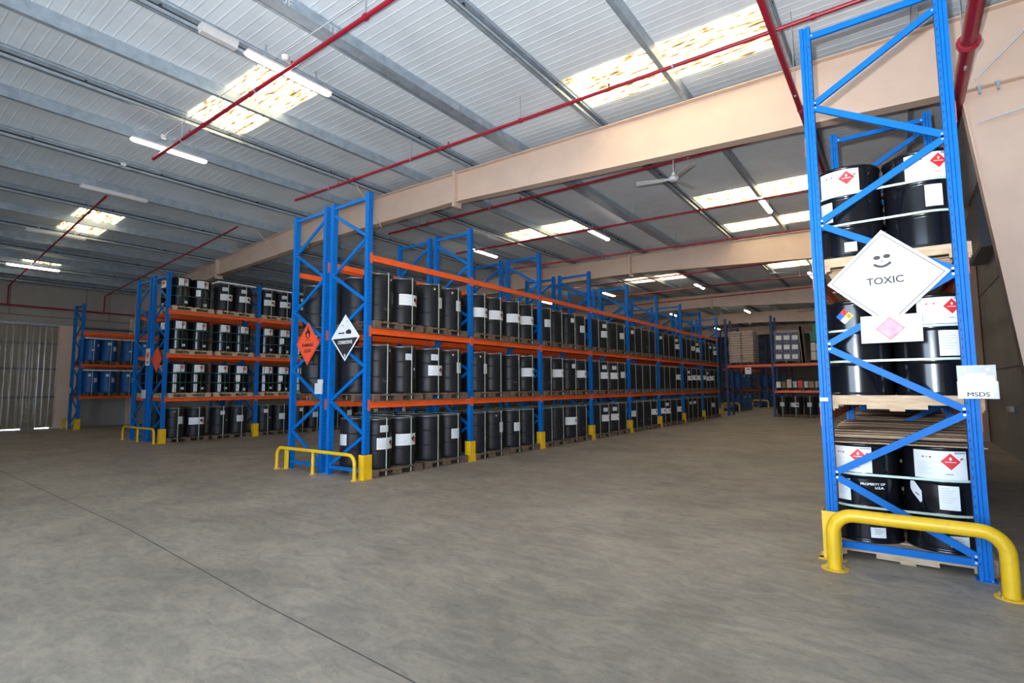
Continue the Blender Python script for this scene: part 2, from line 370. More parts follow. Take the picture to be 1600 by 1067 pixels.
# skylights
skl = [(-11.0, -7.95, 4.2, 5.28, 'front left of centre'), (-4.4, -1.15, 7.5, 8.6, 'large near'), (-4.4, -1.15, 14.6, 15.7, ''), (-4.4, -1.15, 17.75, 18.75, ''), (-11.0, -7.95, 14.45, 15.5, ''),
       (-11.2, -7.95, 24.5, 25.7, ''), (-4.4, -1.15, 24.8, 25.9, ''), (-20.9, -17.75, 4.45, 5.5, ''), (-25.3, -24.3, 4.6, 5.65, ''), (-11.0, -7.95, 43.4, 44.5, ''), (-4.4, -1.15, 34.6, 35.7, ''), (-11.0,-7.95,34.6,35.7,'')]
slab = ['double skylight in the roof above the front left aisle', 'largest skylight, just in front of the near rafter by the right rack', 'right skylight behind the ceiling fan, nearer of two', 'right skylight behind the fan, farther of two, before second rafter',
        'skylight above the central rack behind the near rafter', 'left skylight between the second and third rafters', 'right skylight between the second and third rafters', 'double skylight over the far left aisle', 'small skylight nearest the left wall beside a lit lamp',
        'farthest skylight above the cross aisle racks', 'distant right skylight behind the third rafter', 'distant left skylight behind the third rafter']
for (x0, x1, y0, y1, _), lb in zip(skl, slab):
    b = MB(); n = 24; 
    vs = []
    for i in range(n+1):
        yy = y0+(y1-y0)*i/n; dz = -.012 - (0.012 if i % 2 else 0)
        vs += [(x0, yy, zroof(x0)+dz), (x1, yy, zroof(x1)+dz)]
    b.add(vs, [(2*i, 2*i+2, 2*i+3, 2*i+1) for i in range(n)], 'sky')
    tag(b.build('skylight'), lb, 'skylight', 'translucent roof skylights')

# ------------------------------------------------------------------ left wall door, curtain, rail, pipes
d = MB(); y0, y1 = 0.6, 6.45
z = 0.06
while z < 4.2:
    d.add([(XL+.02, y0, z), (XL+.02, y1, z), (XL+.024, y1, z+.01), (XL+.024, y0, z+.01), (XL+.024, y0, z+.09), (XL+.024, y1, z+.09), (XL+.02, y1, z+.1), (XL+.02, y0, z+.1)], [(0,1,2,3),(3,2,5,4),(4,5,6,7)], 'shutter'); z += .1
for z in (1.25, 2.4, 3.45): d.box(XL+.03, XL+.09, y0, y1, z, z+.09, 'dark')
tag(d.build('door_1'), 'closed shutter door behind the clear strip curtain on left wall', 'door', None, 'structure')
b = MB(); b.box(XL, XL+.16, y1, y1+.75, 0, 4.28, 'tan'); b.box(XL, XL+.12, y0-.3, y1, 4.2, 4.34, 'dark'); struct(b, 'trim_2', 'tan jamb beside the strip curtain door', 'door jamb')
cur = thing('strip_curtain', 'clear plastic strip curtain hanging over the left wall shutter door', 'strip curtain', (XL+.22, 0, 0))
b = MB(); b.box(-.03, .03, y0, y1, 4.22, 4.32, 'zinc'); b.build('curtain_rail', cur)
y = y0+.02; k = 0
while y < y1-.2:
    b = MB(); off = .012*(k % 2); nn = 10
    vs = []
    amp = random.uniform(.015, .04)
    for i in range(nn+1):
        u = i/nn; cv = off + amp*math.sin(u*PI*random.choice((1, 2)))
        yy = y+u*.24
        vs += [(cv, yy, .02), (cv+.008*math.sin(k), yy, 1.3), (cv, yy, 2.8), (cv, yy, 4.22)]
    b.add(vs, [(4*i+q, 4*i+4+q, 4*i+5+q, 4*i+1+q) for i in range(nn) for q in range(3)], 'pvc', True)
    b.build('curtain_strip', cur); y += .2; k += 1
b = MB(); b.box(XL, XL+.14, 6.9, 13, 4.22, 4.27, 'dark'); b.box(XL, XL+.11, 6.9, 13, 4.34, 4.37, 'zinc'); struct(b, 'trim_3', 'dark metal rail along the left wall above the blue drums', 'rail')
b = MB(); b.box(XL, XL+.10, 9.35, 12, 0, 4.2, 'lwall'); struct(b, 'trim_4', 'shallow wall pier near the left column', 'pier')

def pipe(pts, r, label, hang=(), heads=(), name='sprinkler_pipe', cpl=()):
    t = thing(name, label, 'pipe', pts[0]); o = Vector(pts[0])
    b = MB(); b.tube([Vector(p)-o for p in pts], r, 'pipe', 12)
    for c, n in cpl: c = Vector(c)-o; n = Vector(n); b.cyl(c-n*.035, c+n*.035, r*1.3, 'pipe', 14); b.cyl(c-n*.012, c+n*.012, r*1.48, 'pipe', 14)
    b.build('pipe', t)
    for h in hang:
        h = Vector(h); b = MB(); b.cyl(h-o, Vector((h.x, h.y, zroof(h.x)-.2))-o, .005, 'zinc', 6); b.cyl(h-o+Vector((-.012, 0, 0)), h-o+Vector((.012, 0, 0)), r*1.25, 'zinc', 10); b.build('hanger', t)
    for h in heads:
        h = Vector(h)-o; b = MB(); b.cyl(h, h+Vector((0, 0, r+.05)), .012, 'pipe', 8); b.cyl(h+Vector((0, 0, r+.05)), h+Vector((0, 0, r+.055)), .022, 'steel', 8); b.build('sprinkler_head', t)
    return t
def seg_pts(p, q, n): p = Vector(p); q = Vector(q); return [tuple(p+(q-p)*((i+.5)/n)) for i in range(n)]
P = [((-11.9, 4.0, 6.2), (1.6, 3.9, 6.2)), ((-11.8, 7.05, 6.2), (1.6, 7.4, 6.2)), ((-12.2, 10.35, 6.2), (0.6, 10.6, 6.2)), ((-12.2, 13.35, 6.2), (0.6, 14.3, 6.2)), ((-12.2, 16.4, 6.2), (0.6, 17.9, 6.2)),
     ((-12.2, 21.6, 6.2), (0.6, 21.9, 6.2)), ((-12.2, 25, 6.2), (0.6, 25.3, 6.2)), ((-12.2, 28.3, 6.2), (0.6, 28.5, 6.2))]
for i, (p, q) in enumerate(P):
    pipe([p, q], .028 if i else .03, 'dark red sprinkler branch pipe across the ceiling, %s from the camera on right' % ordn(i+1), seg_pts(p, q, 5), seg_pts(p, q, 4), cpl=[(c, (1, 0, 0)) for c in seg_pts(p, q, 3)])
pipe([(-15.1, 4.15, 6.2), (-28.3, 4.8, 5.72), (-28.3, 4.8, 4.97)], .026, 'red sprinkler branch dropping to the left wall above strip curtain', seg_pts((-15.1, 4.15, 6.2), (-28.3, 4.8, 5.72), 4))
pipe([(-15.1, 7.25, 6.2), (-28.3, 7.94, 5.72), (-28.3, 7.94, 4.97)], .026, 'red sprinkler branch dropping to the left wall above blue drum rack', seg_pts((-15.1, 7.25, 6.2), (-28.3, 7.94, 5.72), 4))
pipe([(-28.3, -2, 4.97), (-28.3, 14, 4.97)], .034, 'horizontal red sprinkler main fixed along the left wall', ())
pipe([(-.91, -3, 5.40), (-.94, 28, 5.40)], .036, 'red sprinkler main running away from camera beside the right rack', [(-.915, y, 5.40) for y in (3, 7.6, 13, 20)], cpl=[((-.91, y, 5.40), (0, 1, 0)) for y in (4.2, 8.1, 12)])
pipe([(.80, -3, 5.32), (.84, 29, 5.32)], .075, 'thick crimson fire main above the right rack near the wall', [(.81, y, 5.32) for y in (2, 7.9)], name='fire_main', cpl=[((.81, y, 5.32), (0, 1, 0)) for y in (7.45, 13)])

# lamps
def light_fitting(x, y0, lit, label, z=None, ln=1.4):
    z = z or ztop(x)-.27
    t = thing('ceiling_light', label, 'light', (x, y0, z), 0, 'linear ceiling lights' if lit else 'unlit linear ceiling lights')
    b = MB(); b.box(-.072, .072, 0, ln, .036, .044, 'offw'); b.box(-.05, .05, .02, ln-.02, .044, .085, 'offw')  # flat plate widened to block the diffuser's upward light from the roof
    b.box(-.004, .004, ln*.2, ln*.2+.03, .085, .30, 'zinc'); b.box(-.004, .004, ln*.8, ln*.8+.03, .085, .30, 'zinc'); b.build('housing', t)
    prof = [(.062*math.cos(a), .035-.055*math.sin(a)) for a in [PI*i/10 for i in range(11)]]
    b = MB(); vs = []; ys = (0, .02, .06, ln-.06, ln-.02, ln); ks = (.55, .85, 1, 1, .85, .55)
    for yy, k in zip(ys, ks): vs += [(px*k, yy, .035+(pz-.035)*k) for px, pz in prof]
    n = 11; m = 'tube' if lit else 'offw'
    b.add(vs, [(i*n+j_, i*n+j_+1, (i+1)*n+j_+1, (i+1)*n+j_) for i in range(5) for j_ in range(n-1)], m, True)
    b.add(vs[:n], [tuple(range(n))], m); b.add(vs[-n:], [tuple(range(n))[::-1]], m)
    b.build('diffuser', t)
LX = {-2.7: 'rightmost row', -7.45: 'row over the aisle', -12.1: 'row over the central rack', -15.6: 'row between the racks', -19.8: 'row over the left rack', -24.2: 'row nearest the left wall'}
for x, y, lit, lb in [(-7.35, 3.55, 1, 'lit tube lamp beside the front skylight'), (-11.9, 3.6, 1, 'lit tube lamp left of the front skylight, above a red pipe end'), (-15.4, 3.7, 0, 'unlit tube lamp next to a red pipe end on far left ceiling'), (-19.8, 3.6, 0, 'unlit tube lamp below the far left double skylight'), (-24.2, 4.0, 1, 'lit tube lamp nearest the left wall'),
      (-7.55, 14.3, 1, 'lit lamp in the aisle row, nearest behind the first rafter'), (-12.1, 14.1, 1, 'lit lamp just above the top of the central rack, second bay'), (-2.65, 14.3, 1, 'lit lamp between the two right skylights'),
      (-7.6, 20.0, 1, 'lit lamp in the aisle row just behind the second rafter'), (-2.8, 20.2, 1, 'lit lamp in the right row just behind second rafter'), (-7.7, 25.3, 1, 'lit lamp in the aisle row before the third rafter'), (-12.4, 25.0, 1, 'lit lamp over the central rack before third rafter'),
      (-16.0, 24.6, 1, 'lit lamp low behind the central rack tops, left row'), (-12.3, 20.1, 1, 'lit lamp over the central rack behind second rafter'), (-2.9, 25.3, 1, 'lit lamp in the right row before the third rafter'), (-12.5, 35.4, 1, 'distant lit lamp over the central rack behind third rafter'),
      (-7.9, 36.2, 1, 'distant lit lamp over the aisle behind third rafter'), (-8.1, 42.1, 1, 'distant lit lamp over the aisle behind fourth rafter'), (-12.5, 42.0, 1, 'distant lit lamp at left behind fourth rafter'), (-3.2, 36.2, 1, 'distant lit lamp in the right row behind third rafter'), (-12.6, 46.5, 1, 'farthest lit lamp over the left racks')]:
    light_fitting(x, y, lit, lb)
t = thing('emergency_light', 'pale unlit emergency light box beside the front tube lamp', 'light', (-7.4, 2.95, ztop(-7.4)-.22))
b = MB(); b.box(-.06, .06, 0, .5, .03, .09, 'offw'); b.build('housing', t)
b = MB(); b.prism([(-.07, .03), (-.05, -.03), (.05, -.03), (.07, .03)], 1, .01, .49, 'paper2'); b.build('cover', t)
# smoke detectors on a conduit
cd = MB()
for a, c in zip([-4.4, -7.3], [-7.3, -15.4]): cd.tube([(a, 4.05, ztop(a)-.03), (c, 4.05, ztop(c)-.03)], .006, 'offw', 6)
cd.tube([(-15.4, 4.05, ztop(-15.4)-.03), (-15.4, 4.05, ztop(-15.4)+.02)], .006, 'offw', 6)
tag(cd.build('conduit'), 'thin pale conduit linking smoke detectors across the front ceiling', 'conduit')
for x, lb in ((-7.25, 'white smoke detector beside the front lit lamp'), (-11.7, 'white smoke detector above the second lit lamp'), (-13.9, 'white smoke detector left of the second lit lamp')):
    b = MB(); b.lathe([(.03, -.05), (.045, -.045), (.055, -.02), (.06, 0), (.06, .02)], 'white', 14)
    o = b.build('smoke_detector', None, (x, 4.1, ztop(x)-.07)); tag(o, lb, 'smoke detector')
# ceiling fans
def fan(x, y, z, ang, label):
    t = thing('ceiling_fan', label, 'fan', (x, y, z), ang, 'white three blade ceiling fans')
    b = MB(); b.lathe([(.02, -.05), (.07, -.045), (.10, -.02), (.10, .02), (.06, .05), (.02, .07)], 'offw', 18); b.build('motor', t)
    b = MB(); b.cyl((0, 0, .06), (0, 0, ztop(x)-z+.02), .011, 'offw', 8); b.lathe([(.03, .07), (.045, .09), (.015, .15)], 'offw', 12); b.lathe([(.015, 0), (.045, .04), (.05, .06)], 'offw', 12, (0, 0, ztop(x)-z-.06)); b.build('down_rod', t)
    for k in range(3):
        a = 2*PI*k/3; b = MB(); c, s = math.cos(a), math.sin(a)
        def q(u, v, w_): return (u*c-v*s, u*s+v*c, w_)
        for (u0, u1, w0, w1) in ((.09, .18, .02, .02), (.16, .72, .05, .065)):
            vs = [q(u, v, zz+(.012 if v > 0 else -.012)) for zz in (-.004, .002) for u, v in ((u0, -w0), (u1, -w1), (u1, w1), (u0, w0))]
            b.add(vs, [(3,2,1,0),(4,5,6,7),(0,1,5,4),(1,2,6,5),(2,3,7,6),(3,0,4,7)], 'offw')
        b.build('blade', t)
fan(-3.38, 10.0, 5.62, math.radians(195), 'nearest white ceiling fan, just behind the first rafter')
fan(-8.1, 31.2, 5.6, .3, 'distant ceiling fan above the wrapped brown sacks')
fan(-8.3, 41.8, 5.6, 1.2, 'farthest ceiling fan above the gap beyond the cross rack')
fan(-3.7, 32.5, 5.6, .8, 'distant ceiling fan seen just left of the right rack')
fan(-3.6, 21.2, 5.7, .5, 'ceiling fan behind the second rafter on the right')

# ------------------------------------------------------------------ racks
LV = [1.32, 2.62, 3.93]      # beam tops
TOP = 5.07; PITCH = 2.76; D = 1.12
def post_mb(b, x, out, y=0.0, depth=.09):
    # x = outer face; out = +1/-1 direction of the aisle side; section .1 deep in y?
    w_ = .10; x0, x1 = (x-depth, x) if out > 0 else (x, x+depth)
    # C section with a recessed middle flute on both Y faces
    m = (x0+x1)/2; q = .012
    poly = [(x0, y), (m-.016, y), (m-.010, y+q), (m+.010, y+q), (m+.016, y), (x1, y), (x1, y+w_), (m+.016, y+w_), (m+.010, y+w_-q), (m-.010, y+w_-q), (m-.016, y+w_), (x0, y+w_)]
    b.prism(poly, 2, .006, TOP, 'blue')
    z = .12
    xf = x1 if out > 0 else x0; xb_ = x0 if out > 0 else x1
    while z < TOP-.08:
        for yy in (y+.025, y+.065):
            b.box(xf-.001, xf+.001, yy, yy+.011, z, z+.03, 'dblue')
        # small slots near inner edge of the faces turned along the row
        xi = xb_ + (.012 if out > 0 else -.012)
        b.box(xi-.004, xi+.004, y-.001, y, z, z+.022, 'dblue')
        z += .075
    b.box(x0-.02, x1+.02, y-.02, y+w_+.02, 0, .008, 'blue')
    for dx in (-.012, .012): b.cyl((m+dx*3, y-.012, .008), (m+dx*3, y-.012, .02), .008, 'steel', 6)
def brace_mb(p, q):
    b = MB(); b.bar(p, q, .03, .058, 'blue'); 
    d = (Vector(q)-Vector(p)).normalized()
    for e in (Vector(p)+d*.02, Vector(q)-d*.02): b.cyl(e+Vector((0, -.022, 0)), e+Vector((0, .022, 0)), .010, 'steel', 8)
    return b
beam_profile = [(0, 0), (.008, 0), (.008, .012), (.05, .012), (.05, -.10), (.038, -.10), (.032, -.094), (.032, -.070), (.045, -.066), (.045, -.034), (.032, -.030)]
def beam_mesh(L, m='orange'):
    b = MB()   # runs along +Y from 0 to L, face towards +X at x=0, top z=0
    prof = [(0, 0), (0, -.028), (-.008, -.034), (-.008, -.066), (0, -.072), (0, -.105), (-.045, -.105), (-.045, 0)]
    b.prism(prof, 1, .0, L, m)
    for y in (-.05, L): b.box(-.004, .006, y, y+.05, -.15, .04, 'conn'); 
    return b
def rack(label, xa, out, y0, nb, levels=LV, start=0, paint=None, name='pallet_rack', y_post=0.0, miss=()):
    """xa = x of the aisle face, out=+1 when the aisle is on the +X side. frames at y0+k*PITCH"""
    t = thing(name, label, 'rack', (xa, y0, 0)); xi = -out*D
    fp = None; bp = None
    for k in range(nb+1):
        if fp is None:
            b = MB(); post_mb(b, 0, out); post_mb(b, xi, -out); fp = b.build('upright_frame', t)
            xs = (-out*.08, xi+out*.08)   # ends of braces
            A, B = (xs if start == 0 else xs[::-1])   # A = x at the bottom start
            z = .14; i = 0; br = []
            yb = .045
            br.append(brace_mb((xs[0], yb, .13), (xs[1], yb, .13)).build('brace', fp))
            while z+.58 < TOP-.1:
                p, q = ((A, yb, z+.03), (B, yb, z+.59)) if i % 2 == 0 else ((B, yb, z+.03), (A, yb, z+.59))
                br.append(brace_mb(p, q).build('brace', fp)); z += .587; i += 1
            br.append(brace_mb((xs[0], yb, TOP-.09), (xs[1], yb, TOP-.09)).build('brace', fp))
            f = fp
        else:
            f = fp.copy(); C.objects.link(f); f.parent = t; f.location = (0, k*PITCH, 0)
            for c in br: d = c.copy(); C.objects.link(d); d.parent = f
        if k < nb:
            for lz in levels:
                for s in (0, 1):
                    if bp is None:
                        bp = beam_mesh(PITCH-.10).build('beam', t); o = bp
                    else: o = bp.copy(); C.objects.link(o); o.parent = t
                    if s == 0: o.location = (0.004*out if out > 0 else -.004, k*PITCH+.10, lz); o.rotation_euler = (0, 0, 0 if out > 0 else PI)
                    else: o.location = (xi-.004*out, k*PITCH+.10, lz); o.rotation_euler = (0, 0, PI if out > 0 else 0)
                    if (s == 0) == (out < 0): o.location.y += PITCH-.10
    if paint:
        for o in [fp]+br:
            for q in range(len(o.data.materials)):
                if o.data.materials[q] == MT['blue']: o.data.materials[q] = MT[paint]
    return t
prot_p = None
def protector(x, y, out, label):
    """yellow folded plate guarding the aisle corner of an upright"""
    global prot_p
    if prot_p is None:
        b = MB()
        P_ = [(-.11, -.045), (.035, -.045), (.035, .13), (.029, .13), (.029, -.039), (-.11, -.039)]
        b.prism(P_, 2, 0, .42, 'yellow'); b.box(-.14, .07, -.09, .0, 0, .006, 'yellow'); b.box(.029, .075, -.05, .15, 0, .006, 'yellow')
        for p in ((-.12, -.07), (.055, .1)): b.cyl((p[0], p[1], .006), (p[0], p[1], .02), .009, 'steel', 6)
        prot_p = b.build('post_protector'); tag(prot_p, label, 'post guard', 'yellow steel post protectors'); o = prot_p
    else: o = prot_p.copy(); C.objects.link(o); o['label'] = label
    o.location = (x, y, 0); o.scale = (out, 1, 1)
    return o
def guard(x0, x1, y, h, r, label, legs=2):
    t = thing('rack_end_guard', label, 'guard rail', (x0, y, 0), 0, 'yellow tubular rack end guards')
    L = x1-x0; R = min(.16, h*.4); pts = [(0, 0, 0)]
    pts.append((0, 0, h-R))
    for i in range(1, 8): a = PI/2*i/8; pts.append((R-R*math.cos(a), 0, h-R+R*math.sin(a)))
    pts.append((R, 0, h)); pts.append((L-R, 0, h))
    for i in range(1, 8): a = PI/2*i/8; pts.append((L-R+R*math.sin(a), 0, h-R+R*math.cos(a)))
    pts += [(L, 0, h-R), (L, 0, 0)]
    b = MB(); b.tube(pts, r, 'yellow', 16); b.build('rail', t)
    if legs > 2: b = MB(); b.cyl((L*.5, 0, 0), (L*.5, 0, h-r*.5), r*.95, 'yellow', 14); b.build('middle_leg', t)
    for x in ((0, L) if legs == 2 else (0, L*.5, L)):
        b = MB(); b.lathe([(r*1.9, 0), (r*1.9, .008)], 'yellow', 16, (x, 0, 0))
        for a in (0.8, 2.4, 3.9, 5.5): b.cyl((x+r*1.5*math.cos(a), r*1.5*math.sin(a), .008), (x+r*1.5*math.cos(a), r*1.5*math.sin(a), .022), .009, 'steel', 6)
        b.build('base_plate', t)
    return t

XM, YM = -7.48, 5.88     # central rack aisle face, first frame
XMI = XM-D-.14-D         # aisle face of the inner row
XLk, YL = -17.40, 6.40
XB, YBk = -26.5, 6.74
XRk, YR = -0.62, 5.68    # right rack: left face
rack('central blue and orange pallet rack row facing the wide aisle', XM, 1, YM, 8, start=1)
rack('central pallet rack row back to back behind the aisle row', XMI, -1, YM, 8, start=1)
rack('left pallet rack row loaded with black drums on four levels', XLk, 1, YL, 5, start=1)
rack('left pallet rack row on the far side of the left drums', XLk-D-.14-D, -1, YL, 3, start=1)
rack('blue and orange rack by left wall holding blue drums', XB, 1, YBk, 2, start=1)
rack('tall pallet rack at the right with the toxic sign', XRk, -1, YR, 5, start=1)

for k in range(9): protector(XM, YM+k*PITCH, 1, 'yellow protector at foot of %s upright along the central rack aisle' % ordn(k+1))
protector(XLk, YL, 1, 'yellow protector at the near corner of left rack'); protector(XLk, YL+PITCH, 1, 'yellow protector at second upright of left rack'); protector(XLk, YL+2*PITCH, 1, 'yellow protector at third upright of left rack')
protector(XMI, YM, -1, 'yellow protector at the far left corner of central rack end')
protector(XB, YBk, 1, 'yellow protector at the blue drum rack corner')
protector(XRk, YR, -1, 'yellow protector at left foot of the right rack')
guard(XMI-.10, XM-.06, YM-.16, .42, .032, 'long yellow end guard with three legs before the central rack', 3)
guard(XLk-2*D-.20, XLk-.02, YL-.16, .42, .032, 'yellow end guard with three legs before the left rack', 3)
guard(XB-1.0, XB-.35, YBk-.2, .42, .035, 'small yellow end guard at the blue drum rack')
guard(-.545, .56, 5.36, .46, .054, 'thick yellow end guard in front of the right rack')

# ------------------------------------------------------------------ drums
R_ = .288
def steel_profile(): 
    p = [(R_-.02, 0), (R_, 0), (R_, .018), (R_-.006, .024), (R_-.006, .285)]
    def hoop(z): return [(R_-.006, z-.05), (R_-.006, z-.03), (R_-.006, z-.022), (R_-.001, z-.016), (R_+.004, z-.006), (R_+.004, z+.006), (R_-.001, z+.016), (R_-.006, z+.022), (R_-.006, z+.03), (R_-.006, z+.05)]
    p = [(R_, 0), (R_, .018), (R_-.006, .024), (R_-.006, .032), (R_-.006, .06)] + hoop(.30) + hoop(.59) + [(R_-.006, .82), (R_-.006, .842), (R_-.006, .85), (R_, .856), (R_+.002, .868), (R_, .88), (R_-.010, .88), (R_-.012, .862)]
    return p
def dia_label(b, R, a, u, z, h):        # red flammable diamond with white flame
    b.wdia(R+.0008, a, u, z, h*1.12, 'paper'); b.wdia(R+.0014, a, u, z, h, 'red')
    b.wdia(R+.002, a, u, z+h*.32, h*.26, 'paper', 3, h*.16); b.wrect(R+.002, a, u-h*.55, u+h*.55, z-h*.10, z-h*.02, 'paper', 4)
def nfpa(b, R, a, u, z, h):
    for du, dz, m in ((0, h/2, 'red'), (-h/2, 0, 'bprint'), (h/2, 0, 'yprint'), (0, -h/2, 'paper')): b.wdia(R+.0018, a, u+du, z+dz, h/2*.97, m, 2)
def lines(b, R, a, u0, u1, z0, z1, n, m='gink'):
    for i in range(n):
        z = z1-(z1-z0)*(i+.5)/n; e = u0+(u1-u0)*(.55+.4*((i*37) % 10)/10); b.wrect(R+.0012, a, u0, e, z, z+(z1-z0)/n*.22, m, 4)
def steel_drum(opts, name='steel_drum'):
    b = MB(); b.lathe(steel_profile(), 'black', 40, flatcap=False)
    root = b.build(name); tag(root, 'x', 'drum')
    b = MB(); b.lathe([(R_-.011, .855), (R_-.05, .862), (.001, .864)], 'black', 32, flatcap=False); b.lathe([(.03, .864), (.03, .872), (.001, .873)], 'ring', 10, (.17, 0, 0), flatcap=False); b.lathe([(.015, .864), (.015, .872), (.001, .873)], 'ring', 8, (-.19, 0, 0), flatcap=False); b.build('drum_head', root)
    R = R_-.0045
    for o in opts:
        k = o[0]
        if k == 'big':      # (kind, angle, width, zlow, zhigh)
            _, a, wd, z0, z1 = o; b = MB(); u0, u1 = -wd/2, wd/2
            b.wrect(R, a, u0, u1, z0, z1, 'paper', 12); lb = b.build('paper_label', root); lb['label'] = 'white product label'
            c = MB(); hh = (z1-z0)*.29; dia_label(c, R+.001, a, u0+wd*.70, z1-(z1-z0)*.36, hh); c.build('hazard_diamond', lb)['label'] = 'red flammable hazard diamond'
            c = MB(); nfpa(c, R+.001, a, u1-.032, z1-(z1-z0)*.28, .018); c.build('rating_diamond', lb)
            c = MB(); lines(c, R+.001, a, u0+.02, u0+wd*.42, z0+.03, z1-.09, 9); lines(c, R+.001, a, u0+wd*.6, u0+wd*.85, z0+.035, z0+.055, 1, 'ink')
            for i in range(10): c.wrect(R+.0022, a, u1-.085+i*.008, u1-.081+i*.008, z1-.022, z1-.006, 'ink', 1)
            for i in range(3): c.wdia(R+.0022, a, u0+wd*(.2+.07*i), z1-.055, .010, ('red', 'gink', 'red')[i], 1)
            c.build('print', lb)
        elif k == 'sheet':
            _, a, wd, z0, z1 = o; b = MB(); b.wrect(R, a, -wd/2, wd/2, z0, z1, 'paper', 4); lb = b.build('paper_sheet', root); c = MB(); lines(c, R+.001, a, -wd/2+.012, wd/2-.01, z0+.05, z1-.015, 7); c.build('print', lb)
        elif k == 'small':
            _, a, wd, z0, z1 = o; b = MB(); b.wrect(R, a, -wd/2, wd/2, z0, z1, 'paper', 4); lb = b.build('sticker', root); c = MB(); lines(c, R+.001, a, -wd/2+.03, wd/2-.01, z0+.025, z1-.012, 4, 'ink'); c.build('print', lb)
        elif k == 'tilt':
            _, a, wd, z0, z1 = o; b = MB(); b.wrap(R+.001, a, [(-.05, z0+.05, z0+.10), (-.03, z0+.02, z1+.02), (0.0, z0-.01, z1-.015), (.04, z0-.055, z1-.065), (.055, z0-.04, z1-.085)], 'paper'); b.wrect(R+.003, a, .0, .035, z0+.02, z0+.03, 'ink', 2, -.02); b.build('sticker', root)
        elif k == 'nfpa':
            _, a, h, z = o; b = MB(); nfpa(b, R, a, 0, z, h); text_wrap(b, '0', R+.004, a, z, h*.62, 'ink', .0015, 1, h/2); text_wrap(b, '2', R+.004, a, z+h/2, h*.62, 'ink', .0015); b.build('rating_diamond', root)['label'] = 'blue, red, yellow and white rating diamond'
        elif k == 'text':
            _, a, z = o; b = MB(); text_wrap(b, 'PROPERTY OF', R+.003, a, z, .028, 'paper', .001, 1.1); text_wrap(b, 'U.S.A.', R+.003, a, z-.032, .028, 'paper', .001, 1.1, .05); b.build('lettering', root)['label'] = 'white stencilled lettering'
    return root
def plastic_drum(body, opts, name='plastic_drum', hh=.88):
    b = MB(); r = R_-.004
    p = [(r-.02, 0), (r-.008, .010), (r-.003, .03), (r-.001, .06), (r-.001, .10)]
    for z in (.30, .585): p += [(r-.001, z-.06), (r-.001, z-.02), (r-.001, z-.010), (r-.005, z-.005), (r-.005, z+.003), (r-.001, z+.008), (r-.001, z+.02), (r-.001, z+.06)]
    p += [(r-.001, .72), (r-.003, .76), (r-.010, .815), (r-.022, hh-.035), (r-.024, hh-.03)]
    b.lathe(p, body, 36, flatcap=False); root = b.build(name); tag(root, 'x', 'drum')
    b = MB(); b.lathe([(r-.024, hh-.03), (r-.012, hh-.03), (r-.008, hh-.022), (r-.008, hh-.008), (r-.016, hh)], 'dark' if body == 'bdrum' else 'ring', 36, flatcap=False); b.build('closing_ring', root)
    b = MB(); b.lathe([(r-.016, hh-.002), (r-.035, hh-.012), (.12, hh-.010), (.001, hh-.004)], 'lid' if body != 'bdrum' else 'bdrum', 28, flatcap=False); b.build('lid', root)
    R = r+.0005
    for o in opts:
        k = o[0]; a = o[1]
        if k == 'ghs':      # white label, black and red pictogram at its right end
            _, a, wd, z0, z1 = o; b = MB(); b.wrect(R, a, -wd/2, wd/2, z0, z1, 'paper', 10); lb = b.build('paper_label', root)
            c = MB(); lines(c, R+.001, a, -wd/2+.015, wd*.12, z0+.02, z1-.02, 8); c.build('print', lb)
            c = MB(); m = (z0+z1)/2; h = (z1-z0)*.27; u = wd/2-.065
            c.wdia(R+.0015, a, u-.035, m+.012, h, 'ink', 3); c.wdia(R+.002, a, u+.012, m-.018, h, 'red', 3); c.wdia(R+.0027, a, u+.012, m-.018, h*.35, 'paper', 2); c.build('hazard_diamond', lb)['label'] = 'black and red hazard diamonds'
        elif k == 'sheet': 
            _, a, wd, z0, z1 = o; b = MB(); b.wrect(R, a, -wd/2, wd/2, z0, z1, 'paper2', 5); lb = b.build('paper_label', root); c = MB(); lines(c, R+.001, a, -wd/2+.012, wd/2-.01, z0+.02, z1-.015, 6); c.build('print', lb)
        elif k == 'nfpa': b = MB(); nfpa(b, R-.004, a, 0, o[2], .028); b.build('rating_diamond', root)
        elif k == 'scrawl':
            b = MB(); random.seed(int(a*100))
            for q in range(7):
                u = -.06+.02*q; b.wrap(R+.0015, a, [(u, o[2]+.01*math.sin(q), o[2]+.004+.01*math.sin(q)), (u+.012, o[2]+.03*math.cos(q*2), o[2]+.004+.03*math.cos(q*2)), (u+.02, o[2]-.01, o[2]-.006)], 'gink')
            b.build('chalk_mark', root)
        elif k == 'round': b = MB(); b.wdia(R, a, 0, o[2], .03, 'paper2', 3); b.build('sticker', root)
    return root
d2r = math.radians
